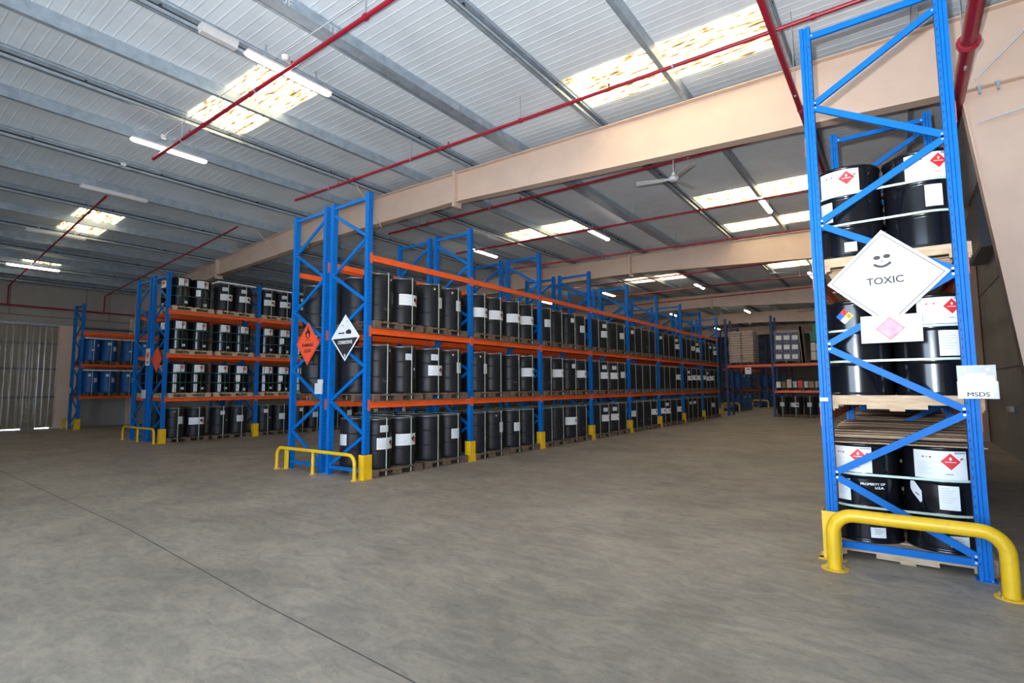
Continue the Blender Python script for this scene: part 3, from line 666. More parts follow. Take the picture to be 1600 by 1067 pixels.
# drum kinds: (prototype, look)
SD = [(steel_drum([('big', d2r(-8), .34, .62, .85), ('sheet', d2r(-34), .13, .36, .555), ('small', d2r(6), .10, .05, .14)]), 'with red diamond label'),
      (steel_drum([('big', d2r(14), .36, .62, .85), ('sheet', d2r(18), .13, .36, .555)]), 'with wide white label'),
      (steel_drum([('nfpa', d2r(-12), .075, .74)]), 'with coloured rating diamond'),
      (steel_drum([('big', d2r(-4), .27, .63, .85), ('small', d2r(14), .1, .1, .17)]), 'with square red diamond label'),
      (steel_drum([('tilt', d2r(-38), .1, .45, .58), ('big', d2r(2), .38, .61, .85), ('sheet', d2r(12), .14, .36, .56), ('small', d2r(22), .13, .06, .15)]), 'with tilted sticker'),
      (steel_drum([('text', d2r(12), .52), ('big', d2r(-22), .34, .62, .85), ('sheet', d2r(-36), .12, .36, .555), ('small', d2r(16), .12, .05, .14)]), 'with white lettering'),
      (steel_drum([('small', d2r(8), .09, .12, .18)]), 'plain'),
      (steel_drum([('small', d2r(-10), .15, .06, .15), ]), 'with low white sticker'),
      (steel_drum([('sheet', d2r(24), .16, .34, .56), ('big', d2r(16), .36, .62, .85)]), 'with two white labels')]
PD = [(plastic_drum('matte', [('ghs', d2r(-10), .46, .36, .57)]), 'with pictogram label'),
      (plastic_drum('matte', []), 'without label'),
      (plastic_drum('matte', [('sheet', d2r(10), .15, .40, .62), ('nfpa', d2r(-24), .78)]), 'with narrow grey label'),
      (plastic_drum('matte', [('nfpa', d2r(10), .78), ('scrawl', d2r(-10), .22)]), 'with chalk scrawl'),
      (plastic_drum('matte', [('ghs', d2r(-2), .40, .34, .54), ('sheet', d2r(-14), .17, .64, .76)]), 'with two labels'),
      (plastic_drum('matte', [('sheet', d2r(-6), .20, .38, .58)]), 'with square white label'),
      (plastic_drum('matte', [('sheet', d2r(-10), .13, .62, .74), ('round', d2r(20), .45)]), 'with high white label')]
BD = [(plastic_drum('bdrum', [('sheet', d2r(-8), .11, .40, .46), ('sheet', d2r(30), .07, .58, .68)]), 'with small white sticker'),
      (plastic_drum('bdrum', [('sheet', d2r(-20), .10, .66, .76), ('sheet', d2r(24), .14, .42, .60)]), 'with two white stickers')]
for a, _ in SD+PD+BD: reg(a)

# pallets
def pallet_proto(m, simple=False):
    root = thing('wooden_pallet', 'x', 'pallet'); W = 1.18; L_ = 1.18
    if simple:
        b = MB()
        for i in range(6): y = -L_/2+i*(L_-.13)/5; b.box(-W/2, W/2, y, y+.13, .122, .14, m)
        for x in (-W/2, -.05, W/2-.1): b.box(x, x+.1, -L_/2, L_/2, .1, .12, m)
        for x in (-W/2, -.05, W/2-.1):
            for y in (-L_/2, -.07, L_/2-.14): b.box(x, x+.1, y, y+.14, .018, .1, m)
            b.box(x, x+.1, -L_/2, L_/2, 0, .018, m)
        o = b.build('wooden_pallet'); bpy.data.objects.remove(root); return tag(o, 'x', 'pallet')
    for i in range(6):
        y = -L_/2+i*(L_-.13)/5; b = MB(); b.box(-W/2, W/2, y, y+.13, .122, .14, m); b.build('deck_board', root)
    for x in (-W/2, -.05, W/2-.1):
        b = MB(); b.box(x, x+.1, -L_/2, L_/2, .1, .1215, m)
        for y in (-L_/2, -.07, L_/2-.14): b.box(x, x+.1, y, y+.14, .0185, .0995, m)
        b.build('stringer', root)
        b = MB(); b.box(x, x+.1, -L_/2, L_/2, 0, .018, m); b.build('bottom_board', root)
    return root
def pallet_long(m):     # stringer pallet, notched sides seen from the end
    root = thing('wooden_pallet', 'x', 'pallet'); W = 1.18; L_ = 1.18
    for i in range(7):
        y = -L_/2+i*(L_-.11)/6; b = MB(); b.box(-W/2, W/2, y, y+.11, .122, .14, m); b.build('deck_board', root)
    for y in (-L_/2, -.02, L_/2-.04):
        b = MB(); P_ = [(-W/2, .018), (-W/2, .1215), (W/2, .1215), (W/2, .018), (W/2-.14, .018), (W/2-.17, .055), (W/2-.36, .055), (W/2-.39, .018), (-W/2+.39, .018), (-W/2+.36, .055), (-W/2+.17, .055), (-W/2+.14, .018)]
        # split in convex pieces
        b.box(-W/2, W/2, y, y+.04, .055, .1215, m)
        for a, c in ((-W/2, -W/2+.15), (-W/2+.37, W/2-.37), (W/2-.15, W/2)): b.box(a, c, y, y+.04, .018, .0548, m)
        b.build('stringer', root)
    for x in (-W/2+.01, -.05, W/2-.12):
        b = MB(); b.box(x, x+.11, -L_/2, L_/2, 0, .0175, m); b.build('bottom_board', root)
    return root
PN = reg(pallet_proto('dwood')); PF = pallet_proto('dwood', True); kids[PF.name] = []; PW = reg(pallet_long('wood')); PLt = pallet_proto('wood', True); kids[PLt.name] = []

# straps
def strap_v(m='strap'):      # two vertical loops over a 2x2 load (pallet origin), passing in front of the drums
    b = MB(); e = .0035; f = .586; 
    for y in (-.292, .292):
        pts = [(f, .02), (f, 1.027), (-f, 1.027), (-f, .02)]
        for (x0, z0), (x1, z1) in zip(pts, pts[1:]):
            if x0 == x1: b.box(x0-.002 if x0 > 0 else x0-.002, x0+.002, y-.009, y+.009, min(z0, z1), max(z0, z1), m)
            else: b.box(-f, f, y-.009, y+.009, z0-.0, z0+.004, m)
    b2 = b.build('strap'); return tag(b2, 'x', 'strap')
def strap_h(m='strap', zs=(.14+.315, .14+.605)):
    b = MB(); hull = []
    for cx, cy, a0 in ((.292, .292, 0), (-.292, .292, 90), (-.292, -.292, 180), (.292, -.292, 270)):
        for i in range(9): a = d2r(a0+90*i/8); hull.append((cx+(R_+.006)*math.cos(a), cy+(R_+.006)*math.sin(a)))
    n = len(hull)
    for z in zs:
        vs = [(x, y, zz) for zz in (z-.010, z+.010) for x, y in hull] ; b.add(vs, [(i, (i+1) % n, n+(i+1) % n, n+i) for i in range(n)], m, True)
        hi = [(x*.995, y*.995) for x, y in hull]; vs = [(x, y, zz) for zz in (z-.010, z+.010) for x, y in hi]; b.add(vs, [(i, (i+1) % n, n+(i+1) % n, n+i) for i in range(n)], m, True)
    return tag(b.build('strap'), 'x', 'strap')
SV = strap_v(); SH = strap_h(); SHG = strap_h('gstrap')
def strap_g():
    b = MB(); hull = []
    me = SHG.data; b.add([tuple(v.co) for v in me.vertices], [tuple(p.vertices) for p in me.polygons], 'gstrap', True)
    f = .590
    for y in (-.292, .292):
        for x in (f, -f): b.box(x-.002, x+.002, y-.009, y+.009, .02, 1.031, 'gstrap')
        b.box(-f, f, y-.009, y+.009, 1.027, 1.031, 'gstrap')
    return tag(b.build('strap'), 'x', 'strap')
SG = strap_g(); bpy.data.objects.remove(SHG)
for s in (SV, SH, SG): kids[s.name] = []
def top_board():
    b = MB(); rr = random.Random(3)
    b.box(-.585, .585, -.585, .585, 0, .0078, 'wood')
    for lay in range(3):
        x = -.58
        while x < .5:
            w_ = rr.uniform(.09, .15); z = .010+lay*.024+rr.uniform(0, .006)
            b.bar((x+w_/2, -.56+rr.uniform(-.02, .02), z+.006+rr.uniform(0, .008)), (x+w_/2, .56+rr.uniform(-.02, .02), z+.006+rr.uniform(0, .008)), w_, .012, ('wood', 'dwood', 'card')[rr.randrange(3)]); x += w_+rr.uniform(.01, .05)
    return tag(b.build('wooden_cover'), 'x', 'pallet cover')
TB = top_board(); kids[TB.name] = []
def white_board():
    b = MB(); b.box(-.60, .60, -.60, .60, 0.002, .012, 'white')
    for s in (-.60, .588): b.box(-.60, .60, s, s+.012, .012, .045, 'white'); b.box(s, s+.012, -.588, .588, .012, .045, 'white')
    return tag(b.build('white_cover'), 'x', 'pallet cover')
WB = white_board(); kids[WB.name] = []

cnt = {}
def load(cx, cy, z, face, protos, picks, rows, pallet, straps, lab, where, gname, cover=None, twist=.0):
    """2x2 drums on a pallet. face: angle of the aisle side. lab(i,row,look)->label"""
    place(pallet, (cx, cy, z), face+(PI/2 if pallet is PW else 0), 'pallet under %s' % where, 'wooden pallets under drums')
    for st in straps: place(st, (cx, cy, z), face, ('dark green' if st is SG else 'pale')+('' )+' straps round %s' % where, 'straps round drum loads')
    n = 0
    ca, sa = math.cos(face), math.sin(face)
    for row in range(rows):
        for i in (0, 1):
            fx = .292*(1 if row == 0 else -1); sy = .292*(-1 if i == 0 else 1)
            x = cx+fx*ca-sy*sa; y = cy+fx*sa+sy*ca
            k = picks[n] if n < len(picks) else random.randrange(len(protos)); n += 1
            pr, look = protos[k]
            place(pr, (x, y, z+.14), face+random.uniform(-.12, .12)+twist if row == 0 else random.uniform(0, 6.28), lab(i, row, look), gname)
    if cover: place(cover, (cx, cy, z+.14+.885), face, ('white' if cover is WB else 'wooden')+' cover board on top of %s' % where, 'cover boards on drum loads')
def py(k): return .10+.62+(0 if k == 0 else 1.30)
# central rack, aisle side: 8 bays x 3 levels x 2 pallets
LN = ['floor', 'middle', 'upper']
MP = {(0,0): [4,0,5,1], (0,1): [1,5,5,1], (1,0): [3,6,5,1], (1,1): [4,2,1,1], (2,0): [3,0,2,1], (2,1): [2,2,1,1],
      (0,2): [1,2], (0,3): [5,1], (1,2): [2,1], (1,3): [3,0], (2,2): [0,0], (2,3): [0,0]}
for lv in range(3):
    z = .0 if lv == 0 else LV[lv-1]
    for k in range(16):
        bay, h = divmod(k, 2); cy = YM+bay*PITCH+py(h); z0 = z+.002
        rows = 2 if (bay < 2 or (lv == 0 and bay < 4)) else 1
        def lab(i, row, look, k=k, lv=lv):
            n = 2*k+i+1
            if row == 0: return 'black drum %s, %s from near end, %s level, central rack' % (look, ordn(n), LN[lv])
            return 'black drum %s, behind %s aisle drum, %s level, central rack' % (look, ordn(n), LN[lv])
        pk = MP.get((lv, k), [random.choice((0,1,1,4,5,3,6,1)) for _ in range(2)])
        load(XM-D/2+.03, cy, z0, 0, PD, pk, rows, PN if bay < 2 else PF, [SV], lab, 'the %s drum load, %s level, central rack' % (ordn(k+1), LN[lv]), 'black drums on the central rack', None, -.035*k)
# central rack, inner row, seen through the end frame
for lv in range(3):
    z = .002 if lv == 0 else LV[lv-1]+.002
    for k in range(2):
        if lv == 0 and k == 0: continue     # that floor place stands empty
        cy = YM+py(k)
        def lab(i, row, look, k=k, lv=lv): return 'black drum %s, %s drum %s, %s level, back row of central rack' % (look, ('near', 'far')[k], ('one', 'two')[i] if row == 0 else ('three', 'four')[i], LN[lv])
        def lab(i, row, look, k=k, lv=lv):
            return 'black drum %s, %s load, %s, %s level, central back row' % (look, ('near', 'second')[k], [['far left corner', 'near left corner'], ['near right corner', 'far right corner']][row][i], LN[lv])
        load(XMI+D/2-.03, cy, z, PI, PD, [1, 4, 1, 3], 2, PF, [SV], lab, 'the %s drum load, %s level, central back row' % (ordn(k+1), LN[lv]), 'black drums on the central back row')
# left rack: floor + 3 levels, first three bays on aisle side
LN4 = ['floor', 'first shelf', 'second shelf', 'top shelf']
for lv in range(4):
    z = .002 if lv == 0 else LV[lv-1]+.002
    for k in range(7):
        bay, h = divmod(k, 2); cy = YL+bay*PITCH+py(h)
        def lab(i, row, look, k=k, lv=lv): return 'black drum %s, %s from near end, %s, left rack' % (look, ordn(2*k+i+1), LN4[lv]) if row == 0 else 'black drum %s, behind %s front drum, %s, left rack' % (look, ordn(2*k+i+1), LN4[lv])
        plast = (lv == 3 and k > 0) or lv == 0
        pr = PD if plast else SD
        pk = ([4, 4] if lv == 3 else [6, 5] if k else [2, 0]) if plast else [3, random.choice((3, 0))]
        load(XLk-D/2+.03, cy, z, 0, pr, pk, 2 if k == 0 else 1, PLt if lv else PF, [SG] if not plast else [SV], lab, 'the %s drum load, %s, left rack' % (ordn(k+1), LN4[lv]), 'black drums on the left rack', WB if (lv == 3 and k > 0) else None)
for lv in range(0, 3):
    z = LV[lv]-.002+.004
    def lab(i, row, look, lv=lv): return 'black drum %s, %s, %s, left rack far row' % (look.replace('square ', ''), [['far left corner', 'near left corner'], ['near right corner', 'far right corner']][row][i], LN4[lv+1])
    if lv < 1:
        load(XLk-1.5*D-.14, YL+py(0), z, PI, SD, [3, 3, 6, 6], 2, PLt, [SG], lab, 'the near load on the far row of left rack, %s' % LN4[lv+1], 'black drums on the left rack')
# blue drums
for lv in (1, 2):
    z = LV[lv-1]+.002
    for k in range(3):
        def lab(i, row, look, k=k, lv=lv): return 'blue drum %s, %s from near end, %s shelf, left wall rack' % (look, ordn(2*k+i+1), ('', 'lower', 'upper')[lv]) if row == 0 else 'blue drum %s, behind %s front drum, %s shelf, left wall rack' % (look, ordn(2*k+i+1), ('', 'lower', 'upper')[lv])
        load(XB-D/2+.03, YBk+(k//2)*PITCH+py(k % 2), z, 0, BD, [0, 1, 0, 1] if lv == 2 else [1, 1, 0, 0], 2 if k == 0 else 1, PF, [SV], lab, 'the %s blue drum load, %s shelf' % (ordn(k+1), ('', 'lower', 'upper')[lv]), 'blue drums on the left wall rack', WB)
# right rack, facing the camera
RP = {(0, 0): [5, 4, 6, 6], (1, 0): [2, 8, 7, 6], (2, 0): [0, 1, 6, 6]}
for lv in range(3):
    z = .002 if lv == 0 else LV[lv-1]+.002
    for k in range(5):
        bay, h = divmod(k, 2); cy = YR+bay*PITCH+py(h)
        def lab(i, row, look, k=k, lv=lv): return 'black drum %s, %s, %s row, %s level, right rack' % (look, ('left', 'right')[i], ordn(2*k+row+1), LN[lv]) if look != 'with coloured rating diamond' else 'black drum with coloured rating diamond, left, front row, middle level, right rack'
        pk = RP.get((lv, k), [3, 3, 6, 6] if k % 2 else [6, 6, 6, 6])
        load(XRk+D/2+.012, cy, z, -PI/2, SD, pk, 2, PW, [SH], lab, 'the %s drum load, %s level, right rack' % (ordn(k+1), LN[lv]), 'black steel drums on the right rack', TB if lv == 0 else None)
# one extra low sticker on the middle right drum
# ------------------------------------------------------------------ signs
def diamond(cx, y, cz, hw, hh, m, th=.003, rot=0.0, mb=None):
    b = mb or MB(); pts = [(hw, 0), (0, hh), (-hw, 0), (0, -hh)]; c, s = math.cos(rot), math.sin(rot)
    b.prism([(cx+u*c-v*s, cz+u*s+v*c) for u, v in pts], 1, y-th, y, m); return b
def outline(b, y, cz, cx, h, wd, m, rot=0.0, hw=None):
    hw = hw or h; P_ = [(hw, 0), (0, h), (-hw, 0), (0, -h)]; c, s = math.cos(rot), math.sin(rot)
    P_ = [(u*c-v*s, u*s+v*c) for u, v in P_]
    for i in range(4): a, e = P_[i], P_[(i+1) % 4]; b.bar((cx+a[0], y, cz+a[1]), (cx+e[0], y, cz+e[1]), .001, wd, m, (0, 0, 1) if False else (e[1]-a[1], 0, -(e[0]-a[0])))
def ell(b, cx, y, cz, a, c, m, n=16, th=.001, rot=0):
    P_ = [(a*math.cos(2*PI*i/n), c*math.sin(2*PI*i/n)) for i in range(n)]; co, si = math.cos(rot), math.sin(rot)
    b.prism([(cx+u*co-v*si, cz+u*si+v*co) for u, v in P_], 1, y-th, y, m)
# toxic
ty = YR-.012; cx, cz = -.062, 2.497
t = thing('hazard_sign', 'large white diamond TOXIC sign with skull on the right rack', 'sign', (0, 0, 0))
diamond(cx, ty, cz, .446, .437, 'paper', .003, .02).build('sign_panel', t)
b = MB(); outline(b, ty-.004, cz, cx, .40, .006, 'ink', .02, .408); b.build('border_line', t)
b = MB(); f = ty-.0035
sx, sz = -.078, 2.665
ell(b, sx-.036, f, sz+.022, .027, .019, 'ink'); ell(b, sx+.036, f, sz+.028, .027, .019, 'ink'); b.prism([(sx-.008, sz-.018), (sx+.008, sz-.017), (sx, sz-.002)], 1, f-.001, f, 'ink')
for i in range(10):
    u0 = -1+i/5; u1 = u0+.2; g = lambda u: (sx+.062*u, sz-.062+.030*u*u+.003*u); p, q = g(u0), g(u1); b.bar((p[0], f, p[1]), (q[0], f, q[1]), .001, .022, 'ink', (0, 0, 1))
b.build('skull_face', t)
b = MB()
for i in range(26):
    a = 2*PI*i/26; p = (sx+.085*math.cos(a), sz+.005+.085*math.sin(a)); a2 = a+.16; q = (sx+.085*math.cos(a2), sz+.005+.085*math.sin(a2))
    if i % 2: b.bar((p[0], f, p[1]), (q[0], f, q[1]), .001, .003, 'gink')
for sgn in (-1, 1):
    for off in (-.008, .008):
        for i in range(6):
            if i % 2 == 0: continue
            u0, u1 = -.14+i*.045, -.14+(i+.6)*.045; b.bar((sx+u0, f, sz-.045+sgn*u0*.5+off), (sx+u1, f, sz-.045+sgn*u1*.5+off), .001, .003, 'gink')
b.build('crossbones', t)
b = MB(); text_xz(b, 'TOXIC', -.066, f-.0005, 2.475, .088, 'ink', .002, 1.0, .02); text_xz(b, '6', cx+.02, f-.0005, 2.165, .04, 'gink'); b.build('lettering', t)
t = thing('hazard_placard', 'white card with faded pink diamond under the TOXIC sign', 'sign', (0, 0, 0))
b = MB(); b.prism([(-.268, 1.926), (.171, 1.926), (.175, 2.166), (-.264, 2.168)], 1, ty-.009, ty-.006, 'paper2'); b.build('card', t)
b = MB(); diamond(-.052, ty-.0092, 2.048, .108, .105, 'pink', .001, 0, b); b.build('pink_diamond', t)
b = MB(); outline(b, ty-.0108, 2.048, -.052, .096, .003, 'oredr', 0, .098); b.build('border_line', t)
# MSDS holder
t = thing('document_holder', 'clear holder of papers marked MSDS on the right rack post', 'document holder', (.49, ty-.01, 1.44))
b = MB(); b.box(-.12, .12, -.004, 0, 0, .005, 'clear'); b.box(-.12, .12, -.004, -.001, .0, .27, 'clear'); b.box(-.125, .125, -.034, -.031, 0, .14, 'clear'); b.box(-.125, -.122, -.031, -.004, 0, .14, 'clear'); b.box(.122, .125, -.031, -.004, 0, .14, 'clear')
for x in (-.07, .07): b.cyl((x, -.004, .235), (x, -.009, .235), .012, 'steel', 10)
b.build('plastic_pocket', t)
b = MB(); b.box(-.112, .108, -.026, -.008, .012, .185, 'paper'); b.build('papers', t)
b = MB()
for i in range(7): b.box(-.09, -.09+.16*(.4+.6*((i*31) % 7)/7), -.0272, -.0262, .165-i*.017, .168-i*.017, 'gink')
b.build('print', t)
b = MB(); b.box(-.09, .09, -.0375, -.0345, .008, .058, 'paper'); [text_xz(b, 'MSDS', dx, -.0382-dx*.1, .033+dz, .050, 'ink', 0, 1.15) for dx, dz in ((0, 0), (.0012, 0), (-.0012, 0), (.0006, .001))]; b.build('title_strip', t)
b = MB(); b.box(-.07, .06, -.0072, -.0052, .185, .205, 'paper2'); b.build('name_tag', t)
b = MB(); b.box(-.045, .02, -.0025, 0, 0, .032, 'white'); tag(b.build('post_tag', None, (-.575, YR-.003, 1.41)), 'small white tag stuck on left post of the right rack', 'tag')
# corrosive
my = YM-.014
t = thing('hazard_sign', 'black and white diamond CORROSIVE sign on the central rack', 'sign', (0, 0, 0), 0)
cx, cz, hw, hh = -8.065, 2.475, .415, .425
diamond(cx, my, cz, hw, hh, 'paper').build('sign_panel', t)
b = MB(); f = my-.0035; b.prism([(cx-hw*.88, cz-.01), (cx, cz-hh*.90), (cx+hw*.88, cz-.01)], 1, f-.0005, f, 'ink'); b.build('black_half', t)
b = MB(); b.box(cx-.20, cx-.05, f-.001, f, cz+.075, cz+.10, 'ink'); b.prism([(cx-.05, cz+.07), (cx-.03, cz+.065), (cx-.03, cz+.11), (cx-.05, cz+.105)], 1, f-.001, f, 'ink')
b.prism([(cx+.02, cz+.07), (cx+.16, cz+.06), (cx+.18, cz+.10), (cx+.16, cz+.13), (cx+.10, cz+.15), (cx+.02, cz+.12)], 1, f-.001, f, 'ink')
for dx, dz, r in ((-.08, .23, .018), (.06, .30, .016), (.03, .28, .010), (-.05, .20, .01)): ell(b, cx+dx, f, cz+dz, r, r*.5, 'ink', 10, .001, .6)
b.build('pictogram', t)
b = MB(); text_xz(b, 'CORROSIVE', cx, f-.0015, cz-.085, .082, 'paper', .003, .95); text_xz(b, '8', cx, f-.0015, cz-.33, .08, 'paper', .003); b.build('lettering', t)
# flammable
t = thing('hazard_sign', 'orange diamond FLAMMABLE LIQUID sign on the central rack', 'sign', (0, 0, 0), 0)
cx, cz, hw, hh = -9.24, 2.43, .385, .42
diamond(cx, my, cz, hw, hh, 'oredr').build('sign_panel', t)
b = MB(); outline(b, my-.004, cz, cx, hh*.91, .006, 'ink', 0, hw*.91); b.build('border_line', t)
b = MB(); P_ = [(-.07, .0), (-.085, .06), (-.06, .11), (-.045, .08), (-.02, .14), (-.005, .22), (.035, .14), (.05, .10), (.06, .12), (.085, .06), (.07, .0), (.03, -.04), (-.03, -.04)]
c0 = (cx, cz+.14)
for i in range(len(P_)): a, e = P_[i], P_[(i+1) % len(P_)]; b.prism([(c0[0], c0[1]+.03), (c0[0]+a[0], c0[1]+a[1]), (c0[0]+e[0], c0[1]+e[1])], 1, f-.001, f, 'ink')
ell(b, c0[0], f-.0012, c0[1]+.02, .04, .045, 'oredr', 14, .0005)
b.box(cx-.08, cx+.08, f-.001, f, cz+.065, cz+.075, 'ink')
b.build('flame_symbol', t)
b = MB(); text_xz(b, 'FLAMMABLE', cx, f-.0005, cz-.03, .082, 'ink', .004, .85); text_xz(b, 'LIQUID', cx, f-.0005, cz-.14, .082, 'ink', .004, .9); b.build('lettering', t)
# grey document holder on the central frame
t = thing('document_holder', 'grey paper holder hanging on the central rack middle post', 'document holder', (-8.82, my, 1.46))
b = MB(); b.box(-.11, .10, -.03, 0, 0, .20, 'offw'); b.build('pocket', t); b = MB(); b.box(-.03, .12, -.026, -.004, .2, .27, 'paper2'); b.box(-.09, .08, -.033, -.031, .02, .17, 'paper2'); b.build('papers', t)
# left rack signs
ly = YL-.014
t = thing('hazard_sign', 'dull red diamond sign on the near end of left rack', 'sign', (0, 0, 0)); diamond(-17.9, ly, 2.47, .39, .40, 'oredr').build('sign_panel', t)
b = MB(); outline(b, ly-.004, 2.47, -17.9, .36, .006, 'ink', 0, .35); b.build('border_line', t)
t = thing('hazard_placard', 'tall white card with red mark on the left rack end', 'sign', (0, 0, 0)); b = MB(); b.box(-18.74, -18.42, ly-.004, ly-.001, 2.3, 2.82, 'paper'); b.build('card', t)
b = MB(); diamond(-18.58, ly-.005, 2.62, .12, .13, 'oredr', .001, 0, b); b.box(-18.66, -18.5, ly-.006, ly-.005, 2.36, 2.44, 'oredr'); b.build('print', t)
b = MB(); b.box(-.12, .12, -.04, 0, 0, .26, 'offw'); b.box(-.09, .09, -.042, -.0402, .03, .2, 'paper2'); tag(b.build('document_holder', None, (-18.72, ly, 1.3)), 'pale paper holder hung low on the left rack end', 'document holder')
b = MB(); b.box(-.1, .1, -.04, 0, 0, .22, 'offw'); tag(b.build('document_holder', None, (XB-.95, YBk-.014, 1.45)), 'pale paper holder on blue drum rack frame', 'document holder')

# right wall fittings
t = thing('wall_cabinet', 'dark grey cabinet mounted high on the right wall behind the rack', 'cabinet', (XR, 15.0, 4.5)); b = MB(); b.box(-.3, 0, 0, 2.3, 0, 1.2, 'grey'); b.build('body', t); b = MB(); b.box(-.315, -.301, .05, 2.25, .05, 1.15, 'grey'); b.build('door', t); b = MB(); b.box(-.325, -.316, 1.9, 1.98, .5, .62, 'steel'); b.build('handle', t)
t = thing('wall_lamp', 'small pale fitting low on the right wall', 'wall lamp', (XR, 14.6, .98)); b = MB(); b.box(-.05, 0, 0, .42, 0, .12, 'grey'); b.build('base', t); b = MB(); b.box(-.12, -.051, .03, .39, .01, .11, 'offw'); b.build('cover', t)
# cables draped on the first right column and two clamps
for p, q, lb in (((1.00, 8.9, 5.52), (1.75, 8.9, 6.25), 'thin cable running up across the first right column'), ((.98, 8.93, 4.95), (1.8, 8.93, 5.08), 'thin cable lying level across the first right column')):
    b = MB(); b.tube([p, ((p[0]+q[0])/2, p[1], (p[2]+q[2])/2-.01), q], .012, 'offw', 6); tag(b.build('cable'), lb, 'cable')
for x, lb in ((1.04, 'left grey clamp on the first right column joint'), (1.22, 'right grey clamp on the first right column joint')):
    b = MB(); b.prism([(-.03, 0), (.03, 0), (.015, -.05), (.015, -.11), (-.015, -.11), (-.015, -.05)], 1, -.02, .02, 'zinc'); tag(b.build('clamp', None, (x, 8.93, 5.44)), lb, 'clamp')

# ------------------------------------------------------------------ cross rack at the end of the aisle
CY = 29.0
t = thing('pallet_rack', 'distant cross rack spanning the end of the aisle', 'rack', (0, CY, 0))
def cpost(x, y):
    b = MB(); b.box(x-.05, x+.05, y-.045, y+.045, 0, TOP, 'dim_blue'); b.box(x-.08, x+.08, y-.08, y+.08, 0, .008, 'dim_blue'); return b
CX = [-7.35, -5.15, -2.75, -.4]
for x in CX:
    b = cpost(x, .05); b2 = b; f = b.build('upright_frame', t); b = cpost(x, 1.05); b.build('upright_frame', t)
    for i in range(7):
        z = .15+.66*i; p, q = ((x, .1, z), (x, 1.0, z+.62)) if i % 2 else ((x, 1.0, z), (x, .1, z+.62)); m = MB(); m.bar(p, q, .04, .03, 'dim_blue', (1, 0, 0)); m.build('brace', f)
for a, c in zip(CX, CX[1:]):
    for lz in ((2.62,) if a < -7 else (1.30, 2.62)):
        for y in (.0, 1.06):
            b = MB(); b.box(a+.05, c-.05, y, y+.045, lz-.11, lz, 'orange'); b.box(a+.04, a+.09, y-.004, y, lz-.15, lz+.04, 'conn'); b.box(c-.09, c-.04, y-.004, y, lz-.15, lz+.04, 'conn'); b.build('beam', t)
b = MB(); b.box(-6.45, -6.15, -.008, -.003, 2.14, 2.48, 'paper'); b.box(-6.36, -6.24, -.010, -.0085, 2.36, 2.42, 'red'); tag(b.build('hazard_placard', None, (0, CY, 0)), 'small white notice hanging under the cross rack beam', 'sign')
# wrapped brown sacks
def sacks(x0, x1, z0, n, label):
    t = thing('sack_stack', label, 'sack stack', ((x0+x1)/2, CY+.55, z0)); W = (x1-x0)/2
    for i in range(n):
        b = MB(); zz = .14+i*.125; s = random.uniform(.93, 1.0)
        for cx2 in (-W/2, W/2):
            prof = [(a, c) for a, c in ((-.5, .055), (-.47, .10), (-.36, .119), (.36, .119), (.47, .10), (.5, .055), (.47, .015), (.36, 0), (-.36, 0), (-.47, .015))]
            b.prism([(cx2+u*W*s*.98, zz+v*.86) for u, v in prof], 1, -.5*s, .5*s, 'bag')
        b.build('sack_layer', t)
    b = MB(); b.box(-W-.015, W+.015, -.53, .53, .1, .16+n*.125, 'wrap'); b.build('stretch_wrap', t)
    place(PF, ((x0+x1)/2, CY+.55, z0), 0, 'wooden pallet under %s' % ('the brown sacks on cross rack'))
sacks(-7.2, -6.0, 2.622, 13, 'tall wrapped stack of brown sacks on the cross rack')
# wrapped blue pails
t = thing('pail_stack', 'leaning wrapped stack of dark blue pails on the cross rack', 'pail stack', (-4.5, CY+.5, 2.622)); t.rotation_euler = (0, .03, 0)
for lv in range(3):
    for i in range(3):
        for r in range(2):
            b = MB(); b.lathe([(.145, 0), (.16, .42), (.17, .425), (.17, .45), (.001, .455)], 'crate', 14, (-.36+.36*i, -.3+.4*r, .16+lv*.47), flatcap=False)
            if r == 0: b.box(-.36+.36*i-.13, -.36+.36*i+.13, -.475, -.465, .16+lv*.47+.08, .16+lv*.47+.30, 'paper')
            b.build('pail', t)
b = MB(); b.box(-.57, .57, -.50, .32, .12, 1.66, 'wrap'); b.build('stretch_wrap', t)
place(PF, (-4.5, CY+.5, 2.622), 0, 'wooden pallet under the blue pails on cross rack')
b = MB(); 
for i in range(4): b.box(i*.012, i*.012+.1, -.04+i*.0, .0, 0, 1.78, 'card')
b.box(-.02, .12, 0, .9, .0, 1.7, 'card')
o = b.build('leaning_board', None, (-3.82, CY+.1, 2.64)); o.rotation_euler = (0, -.06, 0); tag(o, 'tall brown board leaning beside the blue pails', 'board')
# cream jerrycans with green bins above
n = 0
for lv in range(2):
    for i in range(4):
        b = MB(); x = -3.5+i*.23; b.box(-.105, .105, -.14, .14, 0, .36, 'cream'); b.prism([(-.105, .36), (.105, .36), (.07, .41), (-.07, .41)], 1, -.12, .12, 'cream'); b.cyl((.04, 0, .41), (.04, 0, .44), .025, 'cream', 8)
        n += 1; tag(b.build('jerrycan', None, (x+.15, CY+.3, 2.76+lv*.445)), 'cream jerrycan on the cross rack, %s layer, %s from left' % (('lower', 'upper')[lv], ordn(i+1)), 'jerrycan', 'cream jerrycans')
place(PF, (-3.0+.02, CY+.55, 2.622), 0, 'wooden pallet under the cream jerrycans on cross rack')
b = MB(); b.box(-.5, .45, -.2, .5, 0, .50, 'green'); tag(b.build('plastic_bin', None, (-2.95, CY+.35, 3.66)), 'large green bin above the cream jerrycans', 'bin')
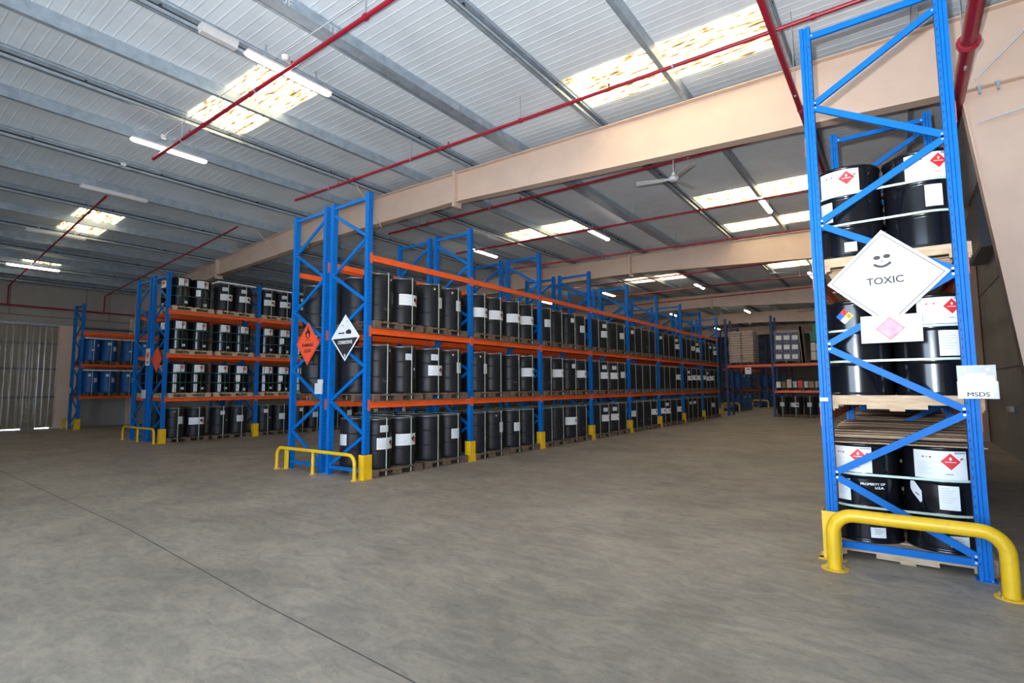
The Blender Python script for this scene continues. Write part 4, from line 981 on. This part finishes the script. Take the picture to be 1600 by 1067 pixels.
b = MB(); b.prism([(-.18, 0), (.18, 0), (.22, .32), (-.22, .32)], 1, -.15, .15, 'green'); b.box(-.24, .24, -.17, .17, .30, .34, 'green'); tag(b.build('plastic_bin', None, (-3.15, CY+.4, 4.165)), 'small green bin on top of the large one', 'bin')
# goods on the middle shelf of the cross rack: small pails and boxes
for i in range(9):
    x = -4.95+i*.24; m = ('white', 'card', 'cream', 'paper2', 'red')[i % 5]
    b = MB(); b.lathe([(.085, 0), (.10, .28), (.107, .285), (.107, .30), (.001, .305)], m, 12, flatcap=False) if i % 2 else b.box(-.10, .10, -.1, .1, 0, .3+.05*(i % 3), m)
    tag(b.build('goods_pail' if i % 2 else 'carton', None, (x, CY+.25, 1.44)), '%s on the cross rack middle shelf, %s from left' % ({'white': 'white pail', 'card': 'brown pail', 'cream': 'cream carton', 'paper2': 'grey pail', 'red': 'red carton'}[m] if False else ('small pail' if i % 2 else 'small carton'), ordn(i+1)), 'pail' if i % 2 else 'box', 'goods on the cross rack middle shelf')
for k, x in enumerate((-4.5, -3.3)): place(PF, (x, CY+.55, 1.302), 0, 'wooden pallet under small goods on cross rack, %s' % ('left', 'right')[k])
for k, x in enumerate((-4.5, -3.3)):
    def lab(i, row, look, k=k): return 'black drum %s, %s on the floor under the cross rack' % (look, ordn(2*k+i+1)+' from left') if row == 0 else 'black drum %s, behind %s floor drum under cross rack' % (look, ordn(2*k+i+1))
    load(x, CY+.55, .002, -PI/2, PD, [5, 0], 1, PF, [SV], lab, 'the %s floor load under the cross rack' % ('left', 'right')[k], 'black drums under the cross rack')
# racks seen beyond the cross rack
for (x, y, nb, lb) in ((-7.9, 34.2, 2, 'distant rack beyond the cross rack, nearer of two'), (-7.75, 41.6, 4, 'distant rack beyond the cross rack, farther of two')):
    rack(lb, x, 1, y, nb, levels=[1.3, 2.62], paint='dim_blue')
guard(-8.9, -7.95, 33.9, .5, .05, 'yellow end guard seen beyond the cross rack on left')
guard(-8.75, -7.7, 41.2, .5, .05, 'farthest yellow end guard seen through the gap')
for r, (x, y) in enumerate(((-7.9, 34.2), (-7.75, 41.6))):
    for lv, z in ((0, .002), (1, 1.302)):
        for k in range(2):
            def lab(i, row, look, k=k, lv=lv, r=r): return 'blue drum %s, %s in %s row, %s distant rack' % (look, ordn(2*k+i+1), ('floor', 'shelf')[lv], ('nearer', 'farther')[r])
            load(x-D/2+.03, y+py(k), z, 0, BD, [0, 1], 1, PF, [SV], lab, 'the %s blue load, %s row, %s distant rack' % (ordn(k+1), ('floor', 'shelf')[lv], ('nearer', 'farther')[r]), 'blue drums beyond the cross rack')
# unused prototypes
for p in [a for a, _ in SD+PD+BD]+[SV, SH, SG, TB, WB, PN, PF, PW, PLt]:
    if p.name not in used:
        for c in kids[p.name]:
            for g in kids.get(c.name, ()): bpy.data.objects.remove(g)
            bpy.data.objects.remove(c)
        bpy.data.objects.remove(p)
